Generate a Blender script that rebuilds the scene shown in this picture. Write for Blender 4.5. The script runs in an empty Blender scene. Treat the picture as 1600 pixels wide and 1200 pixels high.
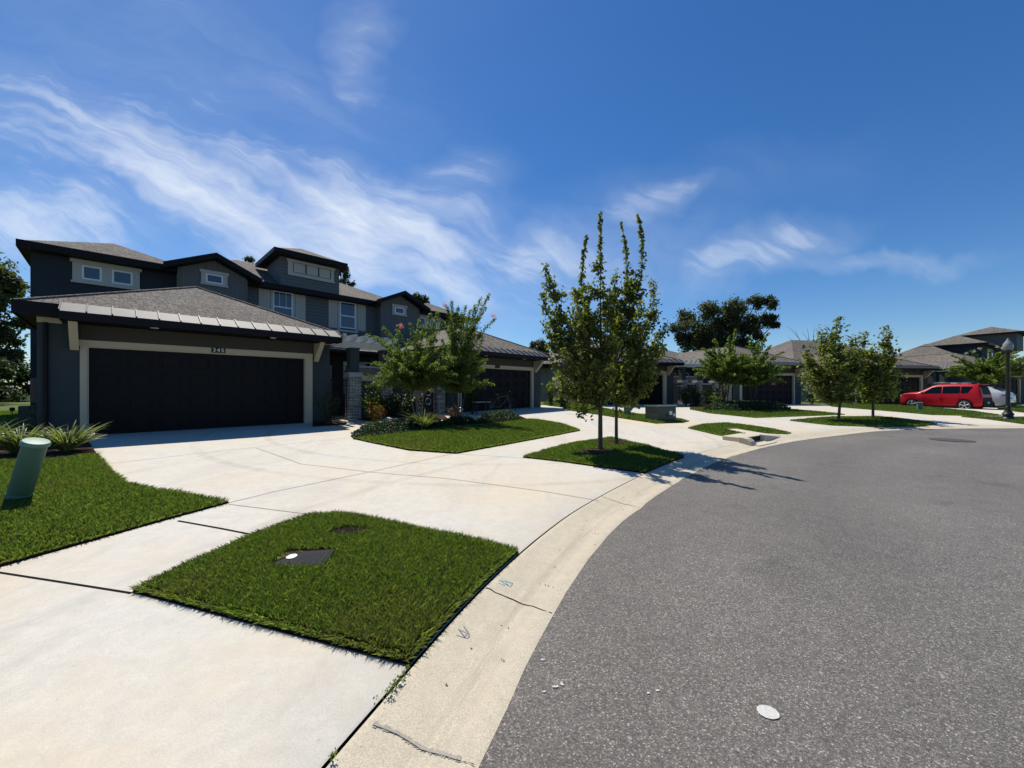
import bpy, math, random
import numpy as np
from mathutils import Vector, Matrix, geometry
R = math.radians
scene = bpy.context.scene
COL = scene.collection
random.seed(7)

# ------------------------------------------------------------------ camera
F, HOR, EYE = 601.0, 608.0, 1.5
cam_d = bpy.data.cameras.new('camera'); cam = bpy.data.objects.new('camera', cam_d); COL.objects.link(cam)
cam.location = (0, 0, EYE); cam.rotation_euler = (R(90), 0, 0)
cam_d.sensor_width = 36; cam_d.lens = 36*F/1600; cam_d.shift_y = (HOR-600)/1600
cam_d.clip_start = .05; cam_d.clip_end = 3000
scene.camera = cam

# ------------------------------------------------------------------ light
SUN_EL, SUN_AZ = 59.0, -31.0           # azimuth clockwise from +Y
sd = Vector((math.sin(R(SUN_AZ))*math.cos(R(SUN_EL)), math.cos(R(SUN_AZ))*math.cos(R(SUN_EL)), math.sin(R(SUN_EL))))
sl = bpy.data.lights.new('sun', 'SUN'); sl.energy = 5.0; sl.angle = R(.5); sl.color = (1, .935, .83)
so = bpy.data.objects.new('sun', sl); COL.objects.link(so)
so.rotation_euler = (-sd).to_track_quat('-Z', 'Y').to_euler()
scene.view_settings.view_transform = 'Standard'; scene.view_settings.look = 'None'
scene.view_settings.exposure = 0.12; scene.view_settings.gamma = 1

world = bpy.data.worlds.new('World'); scene.world = world; world.use_nodes = True
wt = world.node_tree; wt.nodes.clear()
class NT:
    """small node-tree helper"""
    def __init__(s, t): s.t = t
    def n(s, kind, **kw):
        nd = s.t.nodes.new(kind)
        for k, v in kw.items():
            if k.startswith('i_'):
                key = k[2:]; key = int(key) if key.isdigit() else key.replace('_', ' ')
                nd.inputs[key].default_value = v
            else: setattr(nd, k, v)
        return nd
    def l(s, a, b): s.t.links.new(a, b)
    def m(s, op, a, b=None, c=None, clamp=False):
        nd = s.t.nodes.new('ShaderNodeMath'); nd.operation = op; nd.use_clamp = clamp
        for i, v in enumerate((a, b, c)):
            if v is None: continue
            if isinstance(v, (int, float)): nd.inputs[i].default_value = v
            else: s.l(v, nd.inputs[i])
        return nd.outputs[0]
    def mix(s, f, a, b, blend='MIX'):
        nd = s.t.nodes.new('ShaderNodeMix'); nd.data_type = 'RGBA'; nd.blend_type = blend
        for i, v in ((0, f), (6, a), (7, b)):
            if isinstance(v, (int, float)): nd.inputs[i].default_value = v
            elif isinstance(v, tuple): nd.inputs[i].default_value = (*v[:3], 1)
            else: s.l(v, nd.inputs[i])
        return nd.outputs[2]
    def ramp(s, f, stops):
        nd = s.t.nodes.new('ShaderNodeValToRGB'); cr = nd.color_ramp
        while len(cr.elements) < len(stops): cr.elements.new(.5)
        for e, (p, c) in zip(cr.elements, stops):
            e.position = p; e.color = (c, c, c, 1) if isinstance(c, (int, float)) else (*c, 1)
        s.l(f, nd.inputs[0]); return nd.outputs[0]
W = NT(wt)
sky = W.n('ShaderNodeTexSky', sky_type='NISHITA', sun_disc=False, sun_elevation=R(SUN_EL), sun_rotation=R(SUN_AZ),
          altitude=0, air_density=1.0, dust_density=.12, ozone_density=2.6)
tc = W.n('ShaderNodeTexCoord'); sep = W.n('ShaderNodeSeparateXYZ'); W.l(tc.outputs['Generated'], sep.inputs[0])
# gnomonic position of the direction about due north; cloud patches live there
yy = W.m('MAXIMUM', sep.outputs[1], .02)
a_ = W.m('DIVIDE', sep.outputs[0], yy); e_ = W.m('DIVIDE', sep.outputs[2], yy)
cmb = W.n('ShaderNodeCombineXYZ'); W.l(a_, cmb.inputs[0]); W.l(e_, cmb.inputs[1])
# warp so that patch outlines are ragged
wn = W.n('ShaderNodeTexNoise', i_Scale=2.2, i_Detail=4.0, i_Roughness=.6); W.l(cmb.outputs[0], wn.inputs['Vector'])
sub = W.n('ShaderNodeVectorMath', operation='SUBTRACT'); W.l(wn.outputs['Color'], sub.inputs[0]); sub.inputs[1].default_value = (.5, .5, .5)
scl = W.n('ShaderNodeVectorMath', operation='SCALE'); W.l(sub.outputs[0], scl.inputs[0]); scl.inputs['Scale'].default_value = .34
wad = W.n('ShaderNodeVectorMath', operation='ADD'); W.l(cmb.outputs[0], wad.inputs[0]); W.l(scl.outputs[0], wad.inputs[1])
def cpx(x, y): return ((x-800)/F, (HOR-y)/F)
total = None
CLOUDS = [  # x, y, half length, half height (photo pixels as angles), tilt deg, strength
    (560, 375, 340, 105, -12, 1.0), (330, 300, 380, 85, -24, .92), (60, 345, 260, 75, -8, .85),
    (150, 215, 460, 130, -28, .48), (700, 300, 110, 60, 20, .5), (548, 85, 50, 90, -8, .72), (120, 190, 300, 60, -25, .5), (430, 150, 200, 40, -30, .4), (900, 420, 260, 60, 10, .5), (1010, 335, 95, 38, 28, .62),
    (1190, 395, 150, 42, 14, .72), (1350, 405, 190, 16, 4, .55), (840, 405, 220, 60, 8, .72), (1080, 300, 300, 60, 12, .14), (250, 90, 480, 170, -25, .3)]
for (x, y, w_, h_, tl, st) in CLOUDS:
    cx, cy = cpx(x, y)
    mp = W.n('ShaderNodeMapping', vector_type='TEXTURE'); mp.inputs['Location'].default_value = (cx, cy, 0)
    mp.inputs['Rotation'].default_value = (0, 0, R(tl)); mp.inputs['Scale'].default_value = (w_/F, h_/F, 1)
    W.l(wad.outputs[0], mp.inputs[0])
    ln = W.n('ShaderNodeVectorMath', operation='LENGTH'); W.l(mp.outputs[0], ln.inputs[0])
    mr = W.n('ShaderNodeMapRange', interpolation_type='SMOOTHSTEP'); W.l(ln.outputs['Value'], mr.inputs[0])
    mr.inputs['From Min'].default_value = .1; mr.inputs['From Max'].default_value = 1.5; mr.inputs['To Min'].default_value = st; mr.inputs['To Max'].default_value = 0
    total = mr.outputs[0] if total is None else W.m('MAXIMUM', total, mr.outputs[0])
bs = W.n('ShaderNodeVectorMath', operation='SCALE'); W.l(sub.outputs[0], bs.inputs[0]); bs.inputs['Scale'].default_value = .22
bend = W.n('ShaderNodeVectorMath', operation='ADD'); W.l(cmb.outputs[0], bend.inputs[0]); W.l(bs.outputs[0], bend.inputs[1])
def streak(rot, sx, sy, scale, det, dist):
    m0 = W.n('ShaderNodeMapping', vector_type='POINT'); m0.inputs['Rotation'].default_value = (0, 0, R(rot))
    W.l(bend.outputs[0], m0.inputs[0])
    mp = W.n('ShaderNodeMapping', vector_type='POINT'); mp.inputs['Scale'].default_value = (sx, sy, 1); W.l(m0.outputs[0], mp.inputs[0])
    nz = W.n('ShaderNodeTexNoise', i_Scale=scale, i_Detail=det, i_Roughness=.58, i_Distortion=dist); W.l(mp.outputs[0], nz.inputs['Vector'])
    return nz.outputs['Fac']
s1 = W.ramp(streak(26, .8, 5.5, 2.2, 11, .9), [(.34, 0), (.66, 1)])
s2 = W.ramp(streak(8, 1, 3.0, 4.0, 12, 1.0), [(.3, .25), (.7, 1)])
s3 = W.ramp(streak(25, 1, 1.6, 1.5, 5, .6), [(.35, .3), (.6, 1)])
nn_ = W.m('ADD', W.m('ADD', W.m('MULTIPLY', s1, .45), W.m('MULTIPLY', s2, .33)), W.m('MULTIPLY', s3, .22))
cl = W.m('MULTIPLY', W.m('ADD', W.m('ADD', nn_, total), -.86), 1.05, clamp=True)
veil = W.m('MULTIPLY', W.m('MULTIPLY', total, .55), W.m('MULTIPLY_ADD', nn_, .9, .12))
cl = W.m('MULTIPLY', W.m('MAXIMUM', W.m('POWER', cl, 1.25), veil), .80)
up = W.m('GREATER_THAN', sep.outputs[1], .03); cl = W.m('MULTIPLY', cl, up)
skyc = W.n('ShaderNodeHueSaturation', i_Saturation=1.28, i_Value=1.0); W.l(sky.outputs[0], skyc.inputs['Color'])
skyt = W.mix(1.0, skyc.outputs[0], (.84, .95, 1.10), 'MULTIPLY')
ccol = W.mix(cl, skyt, (8.8, 9.4, 10.2))
bg = W.n('ShaderNodeBackground', i_Strength=.092); W.l(ccol, bg.inputs[0])
wo = W.n('ShaderNodeOutputWorld'); W.l(bg.outputs[0], wo.inputs[0])

# ------------------------------------------------------------------ materials
MATS = {}
def pbsdf(t): return next(n for n in t.nodes if n.type == 'BSDF_PRINCIPLED')
def mat(name, col, rough=.7, metal=0, var=.0, vscale=4, bump=0, bscale=60, spec=.5, fn=None, coat=0):
    if name in MATS: return MATS[name]
    m = bpy.data.materials.new(name); m.use_nodes = True; MATS[name] = m
    T = NT(m.node_tree); b = pbsdf(m.node_tree)
    b.inputs['Base Color'].default_value = (*col, 1); b.inputs['Roughness'].default_value = rough
    b.inputs['Metallic'].default_value = metal; b.inputs['Specular IOR Level'].default_value = spec
    b.inputs['Coat Weight'].default_value = coat; b.inputs['Coat Roughness'].default_value = .05
    co = T.n('ShaderNodeTexCoord').outputs['Object']
    if var:
        nz = T.n('ShaderNodeTexNoise', i_Scale=float(vscale), i_Detail=6.0, i_Roughness=.6); T.l(co, nz.inputs['Vector'])
        f = T.m('MULTIPLY_ADD', nz.outputs['Fac'], 2*var, 1-var)
        hv = T.n('ShaderNodeHueSaturation'); hv.inputs['Color'].default_value = (*col, 1); T.l(f, hv.inputs['Value'])
        T.l(hv.outputs[0], b.inputs['Base Color'])
    if bump:
        nb = T.n('ShaderNodeTexNoise', i_Scale=float(bscale), i_Detail=5.0); T.l(co, nb.inputs['Vector'])
        bp = T.n('ShaderNodeBump', i_Strength=float(bump), i_Distance=.01); T.l(nb.outputs['Fac'], bp.inputs['Height']); T.l(bp.outputs[0], b.inputs['Normal'])
    if fn: fn(T, b, co)
    return m

def concrete_fn(base, tan, speck):
    def f(T, b, co):
        n1 = T.n('ShaderNodeTexNoise', i_Scale=.55, i_Detail=8.0, i_Roughness=.62); T.l(co, n1.inputs['Vector'])
        n2 = T.n('ShaderNodeTexNoise', i_Scale=2.6, i_Detail=8.0, i_Roughness=.7, i_Distortion=.6); T.l(co, n2.inputs['Vector'])
        n3 = T.n('ShaderNodeTexNoise', i_Scale=150.0, i_Detail=3.0); T.l(co, n3.inputs['Vector'])
        n4 = T.n('ShaderNodeTexNoise', i_Scale=9.0, i_Detail=6.0, i_Roughness=.75); T.l(co, n4.inputs['Vector'])
        c = T.mix(T.ramp(n1.outputs['Fac'], [(.35, 0), (.65, 1)]), base, tan)
        c = T.mix(T.m('MULTIPLY', T.ramp(n2.outputs['Fac'], [(.5, 0), (.78, 1)]), .35), c, (base[0]*.72, base[1]*.74, base[2]*.74))
        c = T.mix(1.0, c, T.ramp(n4.outputs['Fac'], [(.25, .86), (.7, 1.04)]), 'MULTIPLY')
        c = T.mix(1.0, c, T.ramp(n3.outputs['Fac'], [(.3, 1-speck), (.7, 1+speck*.3)]), 'MULTIPLY')
        # sparse dark specks
        v = T.n('ShaderNodeTexVoronoi', i_Scale=7.0); T.l(co, v.inputs['Vector'])
        c = T.mix(T.m('MULTIPLY', T.m('LESS_THAN', v.outputs['Distance'], .045), .3), c, (.2, .18, .15))
        T.l(c, b.inputs['Base Color'])
        bp = T.n('ShaderNodeBump', i_Strength=.25, i_Distance=.004); T.l(n3.outputs['Fac'], bp.inputs['Height']); T.l(bp.outputs[0], b.inputs['Normal'])
    return f
def drive_fn(T, b, co):
    concrete_fn((.590, .570, .510), (.61, .56, .465), .15)(T, b, co)
    src = b.inputs['Base Color'].links[0].from_socket
    # long washed-out stains and drifts of dust, warm patches near the lawns
    mp = T.n('ShaderNodeMapping'); mp.inputs['Rotation'].default_value = (0, 0, R(38)); mp.inputs['Scale'].default_value = (1, .28, 1); T.l(co, mp.inputs[0])
    n = T.n('ShaderNodeTexNoise', i_Scale=.9, i_Detail=9.0, i_Roughness=.68, i_Distortion=1.2); T.l(mp.outputs[0], n.inputs['Vector'])
    n2 = T.n('ShaderNodeTexNoise', i_Scale=.22, i_Detail=5.0, i_Roughness=.6, i_Distortion=.8); T.l(co, n2.inputs['Vector'])
    c = T.mix(T.m('MULTIPLY', T.ramp(n2.outputs['Fac'], [(.46, 0), (.62, 1)]), .55), src, (.60, .49, .31))
    c = T.mix(T.m('MULTIPLY', T.ramp(n.outputs['Fac'], [(.52, 0), (.70, 1)]), .42), c, (.36, .345, .31))
    n3 = T.n('ShaderNodeTexNoise', i_Scale=3.5, i_Detail=10.0, i_Roughness=.8, i_Distortion=2.5); T.l(co, n3.inputs['Vector'])
    c = T.mix(T.m('MULTIPLY', T.ramp(n3.outputs['Fac'], [(.58, 0), (.68, 1)]), .24), c, (.34, .31, .26))
    n4 = T.n('ShaderNodeTexNoise', i_Scale=1.4, i_Detail=8.0, i_Roughness=.7, i_Distortion=1.0); T.l(co, n4.inputs['Vector'])
    c = T.mix(T.m('MULTIPLY', T.ramp(n4.outputs['Fac'], [(.52, 0), (.66, 1)]), .30), c, (.52, .42, .31))
    # tyre sweeps where cars swing out of the garages
    for (cx_, cy_, r_, wd) in ((-1.2, 12.6, 7.1, .11), (-1.2, 12.6, 5.75, .10), (6.5, 1.0, 9.4, .10), (10.5, 25.0, 9.8, .12), (10.5, 25.0, 11.2, .12)):
        dd = T.n('ShaderNodeVectorMath', operation='DISTANCE'); T.l(co, dd.inputs[0]); dd.inputs[1].default_value = (cx_, cy_, .25)
        f = T.m('SUBTRACT', 1.0, T.m('DIVIDE', T.m('ABSOLUTE', T.m('SUBTRACT', dd.outputs['Value'], r_)), wd), clamp=True)
        f = T.m('MULTIPLY', T.m('SMOOTH_MIN', f, .6, .3), T.ramp(n.outputs['Fac'], [(.38, .05), (.62, .5)]))
        c = T.mix(f, c, (.27, .26, .24))
    T.l(c, b.inputs['Base Color'])
mat('concrete', (.5, .48, .44), .85, fn=drive_fn)
def curb_fn(T, b, co):
    concrete_fn((.62, .545, .405), (.58, .51, .385), .30)(T, b, co)
    src = b.inputs['Base Color'].links[0].from_socket
    aa = T.n('ShaderNodeAttribute', attribute_name='across').outputs['Fac']; al = T.n('ShaderNodeAttribute', attribute_name='along').outputs['Fac']
    cb = T.n('ShaderNodeCombineXYZ'); T.l(T.m('MULTIPLY', al, .9), cb.inputs[0]); T.l(T.m('MULTIPLY', aa, 9.0), cb.inputs[1])
    n = T.n('ShaderNodeTexNoise', i_Scale=1.3, i_Detail=7.0, i_Roughness=.7); T.l(cb.outputs[0], n.inputs['Vector'])
    f = T.m('SUBTRACT', 1.0, T.m('MULTIPLY', T.m('ABSOLUTE', T.m('SUBTRACT', aa, .23)), 9.0), clamp=True)
    f = T.m('MULTIPLY', T.m('POWER', f, .8), T.ramp(n.outputs['Fac'], [(.42, 0), (.66, .62)]))
    T.l(T.mix(f, src, (.27, .235, .175)), b.inputs['Base Color'])
mat('curb_concrete', (.5, .48, .44), .9, fn=curb_fn)
def asphalt_fn(T, b, co):
    v = T.n('ShaderNodeTexVoronoi', i_Scale=175.0, i_Randomness=1.0); T.l(co, v.inputs['Vector'])
    sepc = T.n('ShaderNodeSeparateColor'); T.l(v.outputs['Color'], sepc.inputs[0])
    n1 = T.n('ShaderNodeTexNoise', i_Scale=.35, i_Detail=6.0, i_Roughness=.6); T.l(co, n1.inputs['Vector'])
    n2 = T.n('ShaderNodeTexNoise', i_Scale=5.0, i_Detail=6.0, i_Roughness=.7); T.l(co, n2.inputs['Vector'])
    g = T.ramp(sepc.outputs[0], [(0, .055), (.4, .09), (.75, .13), (.93, .19), (1, .38)])
    c = T.mix(1.0, g, (1.24, 1.13, 1.0), 'MULTIPLY')
    c = T.mix(1.0, c, T.ramp(n1.outputs['Fac'], [(.3, .84), (.7, 1.14)]), 'MULTIPLY')
    c = T.mix(1.0, c, T.ramp(n2.outputs['Fac'], [(.3, .86), (.7, 1.1)]), 'MULTIPLY')
    # faint wheel-path bands following the bend and a few oily blotches
    rr_ = T.n('ShaderNodeVectorMath', operation='DISTANCE'); T.l(co, rr_.inputs[0]); rr_.inputs[1].default_value = (18, -4.1, -.02)
    w_ = T.m('SINE', T.m('MULTIPLY', rr_.outputs['Value'], 3.3)); c = T.mix(1.0, c, T.ramp(T.m('MULTIPLY_ADD', w_, .5, .5), [(0, .93), (1, 1.05)]), 'MULTIPLY')
    n5 = T.n('ShaderNodeTexNoise', i_Scale=1.1, i_Detail=4.0, i_Roughness=.5); T.l(co, n5.inputs['Vector'])
    c = T.mix(1.0, c, T.ramp(n5.outputs['Fac'], [(.28, .74), (.4, 1.0)]), 'MULTIPLY')
    n6 = T.n('ShaderNodeTexNoise', i_Scale=60.0, i_Detail=3.0); T.l(co, n6.inputs['Vector']); c = T.mix(1.0, c, T.ramp(n6.outputs['Fac'], [(.3, .75), (.7, 1.2)]), 'MULTIPLY')
    T.l(c, b.inputs['Base Color'])
    bp = T.n('ShaderNodeBump', i_Strength=.5, i_Distance=.006); T.l(v.outputs['Distance'], bp.inputs['Height']); T.l(bp.outputs[0], b.inputs['Normal'])
mat('asphalt', (.15, .14, .13), .72, fn=asphalt_fn, spec=.5)
def grassground_fn(T, b, co):
    n1 = T.n('ShaderNodeTexNoise', i_Scale=1.2, i_Detail=6.0); T.l(co, n1.inputs['Vector'])
    n2 = T.n('ShaderNodeTexNoise', i_Scale=40.0, i_Detail=4.0); T.l(co, n2.inputs['Vector'])
    c = T.mix(n1.outputs['Fac'], (.07, .11, .014), (.12, .155, .026))
    c = T.mix(1.0, c, T.ramp(n2.outputs['Fac'], [(.3, .45), (.7, 1.2)]), 'MULTIPLY'); T.l(c, b.inputs['Base Color'])
mat('turf', (.07, .11, .03), .9, fn=grassground_fn, spec=.2)
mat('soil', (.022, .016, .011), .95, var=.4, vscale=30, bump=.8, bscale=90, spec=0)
mat('mulch', (.045, .028, .02), .95, var=.6, vscale=40, bump=1, bscale=70, spec=.1)
mat('joint', (.02, .017, .014), .95, var=.3, vscale=20, spec=0)
mat('joint_faint', (.30, .28, .24), .95, var=.35, vscale=4)
mat('stucco', (.054, .068, .070), .9, var=.10, vscale=2, bump=.5, bscale=120, spec=.25)
mat('stucco_light', (.16, .165, .165), .9, var=.08, vscale=2, bump=.5, bscale=120, spec=.25)
mat('header_bounce_tone', (.062, .060, .050), .85, var=.05, spec=.3)  # wall colour with warm bounce light put into it
def lap_fn(T, b, co):
    s = T.n('ShaderNodeSeparateXYZ'); T.l(co, s.inputs[0]); fr = T.m('FRACT', T.m('DIVIDE', s.outputs[2], .17))
    bp = T.n('ShaderNodeBump', i_Strength=.9, i_Distance=.02, invert=True); T.l(fr, bp.inputs['Height']); T.l(bp.outputs[0], b.inputs['Normal'])
    T.l(T.mix(T.m('LESS_THAN', fr, .09), (.108, .124, .134), (.05, .058, .066)), b.inputs['Base Color'])
mat('lap_siding', (.10, .115, .125), .75, fn=lap_fn, spec=.3)
def batten_fn(T, b, co):
    s = T.n('ShaderNodeSeparateXYZ'); T.l(co, s.inputs[0]); fr = T.m('FRACT', T.m('DIVIDE', T.m('ADD', s.outputs[0], s.outputs[1]), .2))
    h = T.m('LESS_THAN', fr, .16); bp = T.n('ShaderNodeBump', i_Strength=.8, i_Distance=.02); T.l(h, bp.inputs['Height']); T.l(bp.outputs[0], b.inputs['Normal'])
    T.l(T.mix(h, (.118, .130, .132), (.145, .156, .158)), b.inputs['Base Color'])
mat('batten_siding', (.13, .14, .14), .75, fn=batten_fn, spec=.3)
mat('upper_stucco', (.028, .038, .052), .9, var=.08, vscale=2, bump=.4, bscale=100, spec=.25)
mat('trim_cream', (.52, .46, .33), .6, var=.05, vscale=3, spec=.3)
mat('trim_grey', (.42, .43, .42), .6, var=.05, vscale=3, spec=.3)
mat('shutter_paint', (.42, .42, .385), .65, var=.04, spec=.3)
mat('pergola_paint', (.62, .62, .58), .7, var=.08, vscale=6, spec=.3)
mat('fascia_dark', (.006, .005, .007), .5, spec=.2)
mat('soffit_dark', (.018, .016, .018), .8, spec=.2)
mat('garage_door_paint', (.006, .0055, .007), .5, spec=.18)
mat('white_frame', (.75, .77, .78), .4)
mat('black_iron', (.01, .01, .011), .4, spec=.4)
mat('white_plastic', (.7, .7, .68), .5)
mat('dark_door', (.014, .017, .028), .4)
def shingle_fn(T, b, co):
    s = T.n('ShaderNodeSeparateXYZ'); T.l(co, s.inputs[0])
    geo = T.n('ShaderNodeNewGeometry')
    tr = T.n('ShaderNodeVectorTransform', vector_type='NORMAL', convert_from='WORLD', convert_to='OBJECT'); T.l(geo.outputs['True Normal'], tr.inputs[0])
    ns = T.n('ShaderNodeSeparateXYZ'); T.l(tr.outputs[0], ns.inputs[0])
    side = T.m('GREATER_THAN', T.m('ABSOLUTE', ns.outputs[0]), T.m('ABSOLUTE', ns.outputs[1]))
    mx = T.n('ShaderNodeMix', data_type='FLOAT'); T.l(side, mx.inputs[0]); T.l(s.outputs[0], mx.inputs[2]); T.l(s.outputs[1], mx.inputs[3])
    cb = T.n('ShaderNodeCombineXYZ'); T.l(mx.outputs[0], cb.inputs[0]); T.l(T.m('MULTIPLY', s.outputs[2], 2.3), cb.inputs[1])
    br = T.n('ShaderNodeTexBrick', i_Scale=1.0, offset=.37, squash=1.4, squash_frequency=3)
    br.inputs['Color1'].default_value = (.105, .095, .082, 1); br.inputs['Color2'].default_value = (.215, .195, .17, 1); br.inputs['Mortar'].default_value = (.06, .053, .046, 1)
    br.inputs['Mortar Size'].default_value = .012; br.inputs['Brick Width'].default_value = .15; br.inputs['Row Height'].default_value = .115; br.inputs['Bias'].default_value = .1
    T.l(cb.outputs[0], br.inputs[0])
    n1 = T.n('ShaderNodeTexNoise', i_Scale=9.0, i_Detail=5.0); T.l(cb.outputs[0], n1.inputs['Vector'])
    n2 = T.n('ShaderNodeTexNoise', i_Scale=.5, i_Detail=4.0); T.l(co, n2.inputs['Vector'])
    c = T.mix(1.0, br.outputs[0], T.ramp(n1.outputs['Fac'], [(.3, (.72, .74, .8)), (.7, (1.25, 1.2, 1.1))]), 'MULTIPLY')
    c = T.mix(1.0, c, T.ramp(n2.outputs['Fac'], [(.3, .86), (.7, 1.12)]), 'MULTIPLY')
    T.l(c, b.inputs['Base Color'])
    bp = T.n('ShaderNodeBump', i_Strength=.5, i_Distance=.01); T.l(br.outputs['Fac'], bp.inputs['Height']); bp.invert = True; T.l(bp.outputs[0], b.inputs['Normal'])
mat('shingle', (.16, .145, .13), .9, fn=shingle_fn, spec=.25)
mat('awning_metal', (.07, .074, .08), .62, .2, var=.2, vscale=3, spec=.35)
def stone_fn(T, b, co):
    s = T.n('ShaderNodeSeparateXYZ'); T.l(co, s.inputs[0]); cb = T.n('ShaderNodeCombineXYZ'); T.l(T.m('ADD', s.outputs[0], s.outputs[1]), cb.inputs[0]); T.l(s.outputs[2], cb.inputs[1])
    br = T.n('ShaderNodeTexBrick', i_Scale=1.0, offset=.43); br.inputs['Color1'].default_value = (.40, .38, .34, 1); br.inputs['Color2'].default_value = (.75, .73, .67, 1); br.inputs['Mortar'].default_value = (.07, .06, .055, 1)
    br.inputs['Mortar Size'].default_value = .008; br.inputs['Brick Width'].default_value = .21; br.inputs['Row Height'].default_value = .055; T.l(cb.outputs[0], br.inputs[0])
    n = T.n('ShaderNodeTexNoise', i_Scale=18.0, i_Detail=5.0); T.l(co, n.inputs['Vector'])
    T.l(T.mix(1.0, br.outputs[0], T.ramp(n.outputs['Fac'], [(.3, .6), (.7, 1.2)]), 'MULTIPLY'), b.inputs['Base Color'])
    bp = T.n('ShaderNodeBump', i_Strength=1.0, i_Distance=.03); T.l(T.m('ADD', br.outputs['Fac'], T.m('MULTIPLY', n.outputs['Fac'], -.6)), bp.inputs['Height']); bp.invert = True; T.l(bp.outputs[0], b.inputs['Normal'])
mat('ledge_stone', (.45, .43, .39), .9, fn=stone_fn, spec=.2)
mat('glass_blue', (.02, .035, .06), .06, spec=1.0)
mat('glass_dark', (.008, .012, .02), .08, spec=.7)
mat('bark', (.10, .085, .065), .9, var=.3, vscale=14, bump=.8, bscale=40, spec=.2)
mat('bark_pale', (.24, .19, .14), .8, var=.3, vscale=14, bump=.5, bscale=40, spec=.2)
def leaf_mat(name, c1, c2, trans=.35, rough=.45, spec=.4):
    m = bpy.data.materials.new(name); m.use_nodes = True; MATS[name] = m
    T = NT(m.node_tree); b = pbsdf(m.node_tree)
    g = T.n('ShaderNodeNewGeometry'); r = g.outputs['Random Per Island']
    c = T.mix(r, c1, c2)
    r2 = T.m('FRACT', T.m('MULTIPLY', r, 17.3)); c = T.mix(1.0, c, T.ramp(r2, [(0, .62), (1, 1.25)]), 'MULTIPLY')
    T.l(c, b.inputs['Base Color']); b.inputs['Roughness'].default_value = rough; b.inputs['Specular IOR Level'].default_value = spec
    tr = T.n('ShaderNodeBsdfTranslucent'); T.l(T.mix(1.0, c, (1.5, 1.75, .55), 'MULTIPLY'), tr.inputs[0])
    mx = T.n('ShaderNodeMixShader', i_0=trans); T.l(b.outputs[0], mx.inputs[1]); T.l(tr.outputs[0], mx.inputs[2])
    out = next(n for n in m.node_tree.nodes if n.type == 'OUTPUT_MATERIAL'); T.l(mx.outputs[0], out.inputs[0])
    return m
leaf_mat('grass_blade', (.055, .102, .020), (.205, .25, .085), .47, .5, .22)
leaf_mat('grass_dry', (.27, .23, .11), (.14, .16, .05), .35, .6, .2)
leaf_mat('leaf_maple', (.07, .09, .024), (.24, .25, .08), .46, .5, .25)
leaf_mat('leaf_crape', (.065, .105, .022), (.22, .27, .075), .5, .5, .22)
leaf_mat('leaf_dark', (.016, .034, .012), (.05, .08, .025), .28, .5, .2)
leaf_mat('leaf_juniper', (.02, .045, .022), (.05, .085, .04), .2, .6, .3)
leaf_mat('leaf_oak', (.045, .055, .032), (.11, .12, .065), .35, .6, .2)
leaf_mat('leaf_variegated', (.07, .11, .03), (.36, .37, .18), .3, .4, .4)
leaf_mat('leaf_croton', (.35, .10, .012), (.20, .16, .02), .35, .4, .4)
leaf_mat('petal_pink', (.75, .22, .32), (.8, .35, .45), .3, .6, .2)
leaf_mat('petal_white', (.75, .75, .7), (.6, .6, .52), .3, .6, .2)
leaf_mat('leaf_brown', (.10, .045, .03), (.16, .08, .05), .2, .6, .2)
mat('moss_grey', (.16, .17, .14), .95, var=.3, vscale=3, spec=.1)
mat('utility_green', (.10, .19, .125), .55, var=.07, vscale=6, spec=.4)
mat('utility_green_cap', (.16, .28, .195), .5, var=.05, vscale=6, spec=.4)
mat('transformer_lid', (.11, .15, .125), .5, spec=.3)
mat('transformer_green', (.045, .062, .050), .5, var=.08, vscale=4, spec=.4)
mat('sticker_white', (.75, .75, .72), .6)
mat('lid_plastic', (.022, .024, .027), .7, var=.4, vscale=18, bump=.6, bscale=60, spec=.12)
mat('paint_white', (.52, .51, .48), .9, var=.45, vscale=70)
mat('marker_ink', (.16, .2, .24), .8); mat('marker_blue', (.25, .42, .48), .8)
mat('patch_grey', (.33, .31, .26), .95, var=.3, vscale=45)
mat('cast_iron', (.06, .055, .05), .7, var=.2, vscale=20)
mat('red_paint', (.46, .006, .012), .42, 0, coat=.12, spec=.25)
mat('white_paint_car', (.50, .51, .52), .35, .05, coat=.8)
mat('car_glass', (.004, .005, .006), .12, spec=.35)
mat('tyre_rubber', (.012, .012, .012), .85)
mat('alloy', (.62, .63, .65), .25, .85)
mat('car_black', (.006, .006, .007), .6, spec=.1)
mat('tail_lamp', (.28, .01, .012), .15, coat=1.0)
mat('head_lamp', (.6, .55, .45), .1, coat=1.0)
mat('chrome', (.7, .7, .72), .12, 1.0)
mat('lamp_black', (.010, .011, .012), .42, spec=.5)
mat('lamp_globe', (.26, .255, .22), .15, spec=.8)
mat('meter_grey', (.22, .24, .25), .5)
mat('rock_tan', (.45, .40, .33), .9, var=.25, vscale=12, bump=.6, bscale=20)
mat('board_grey', (.35, .36, .38), .3, spec=.6)
mat('glazed_grey', (.5, .52, .55), .15, spec=.8)

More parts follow.
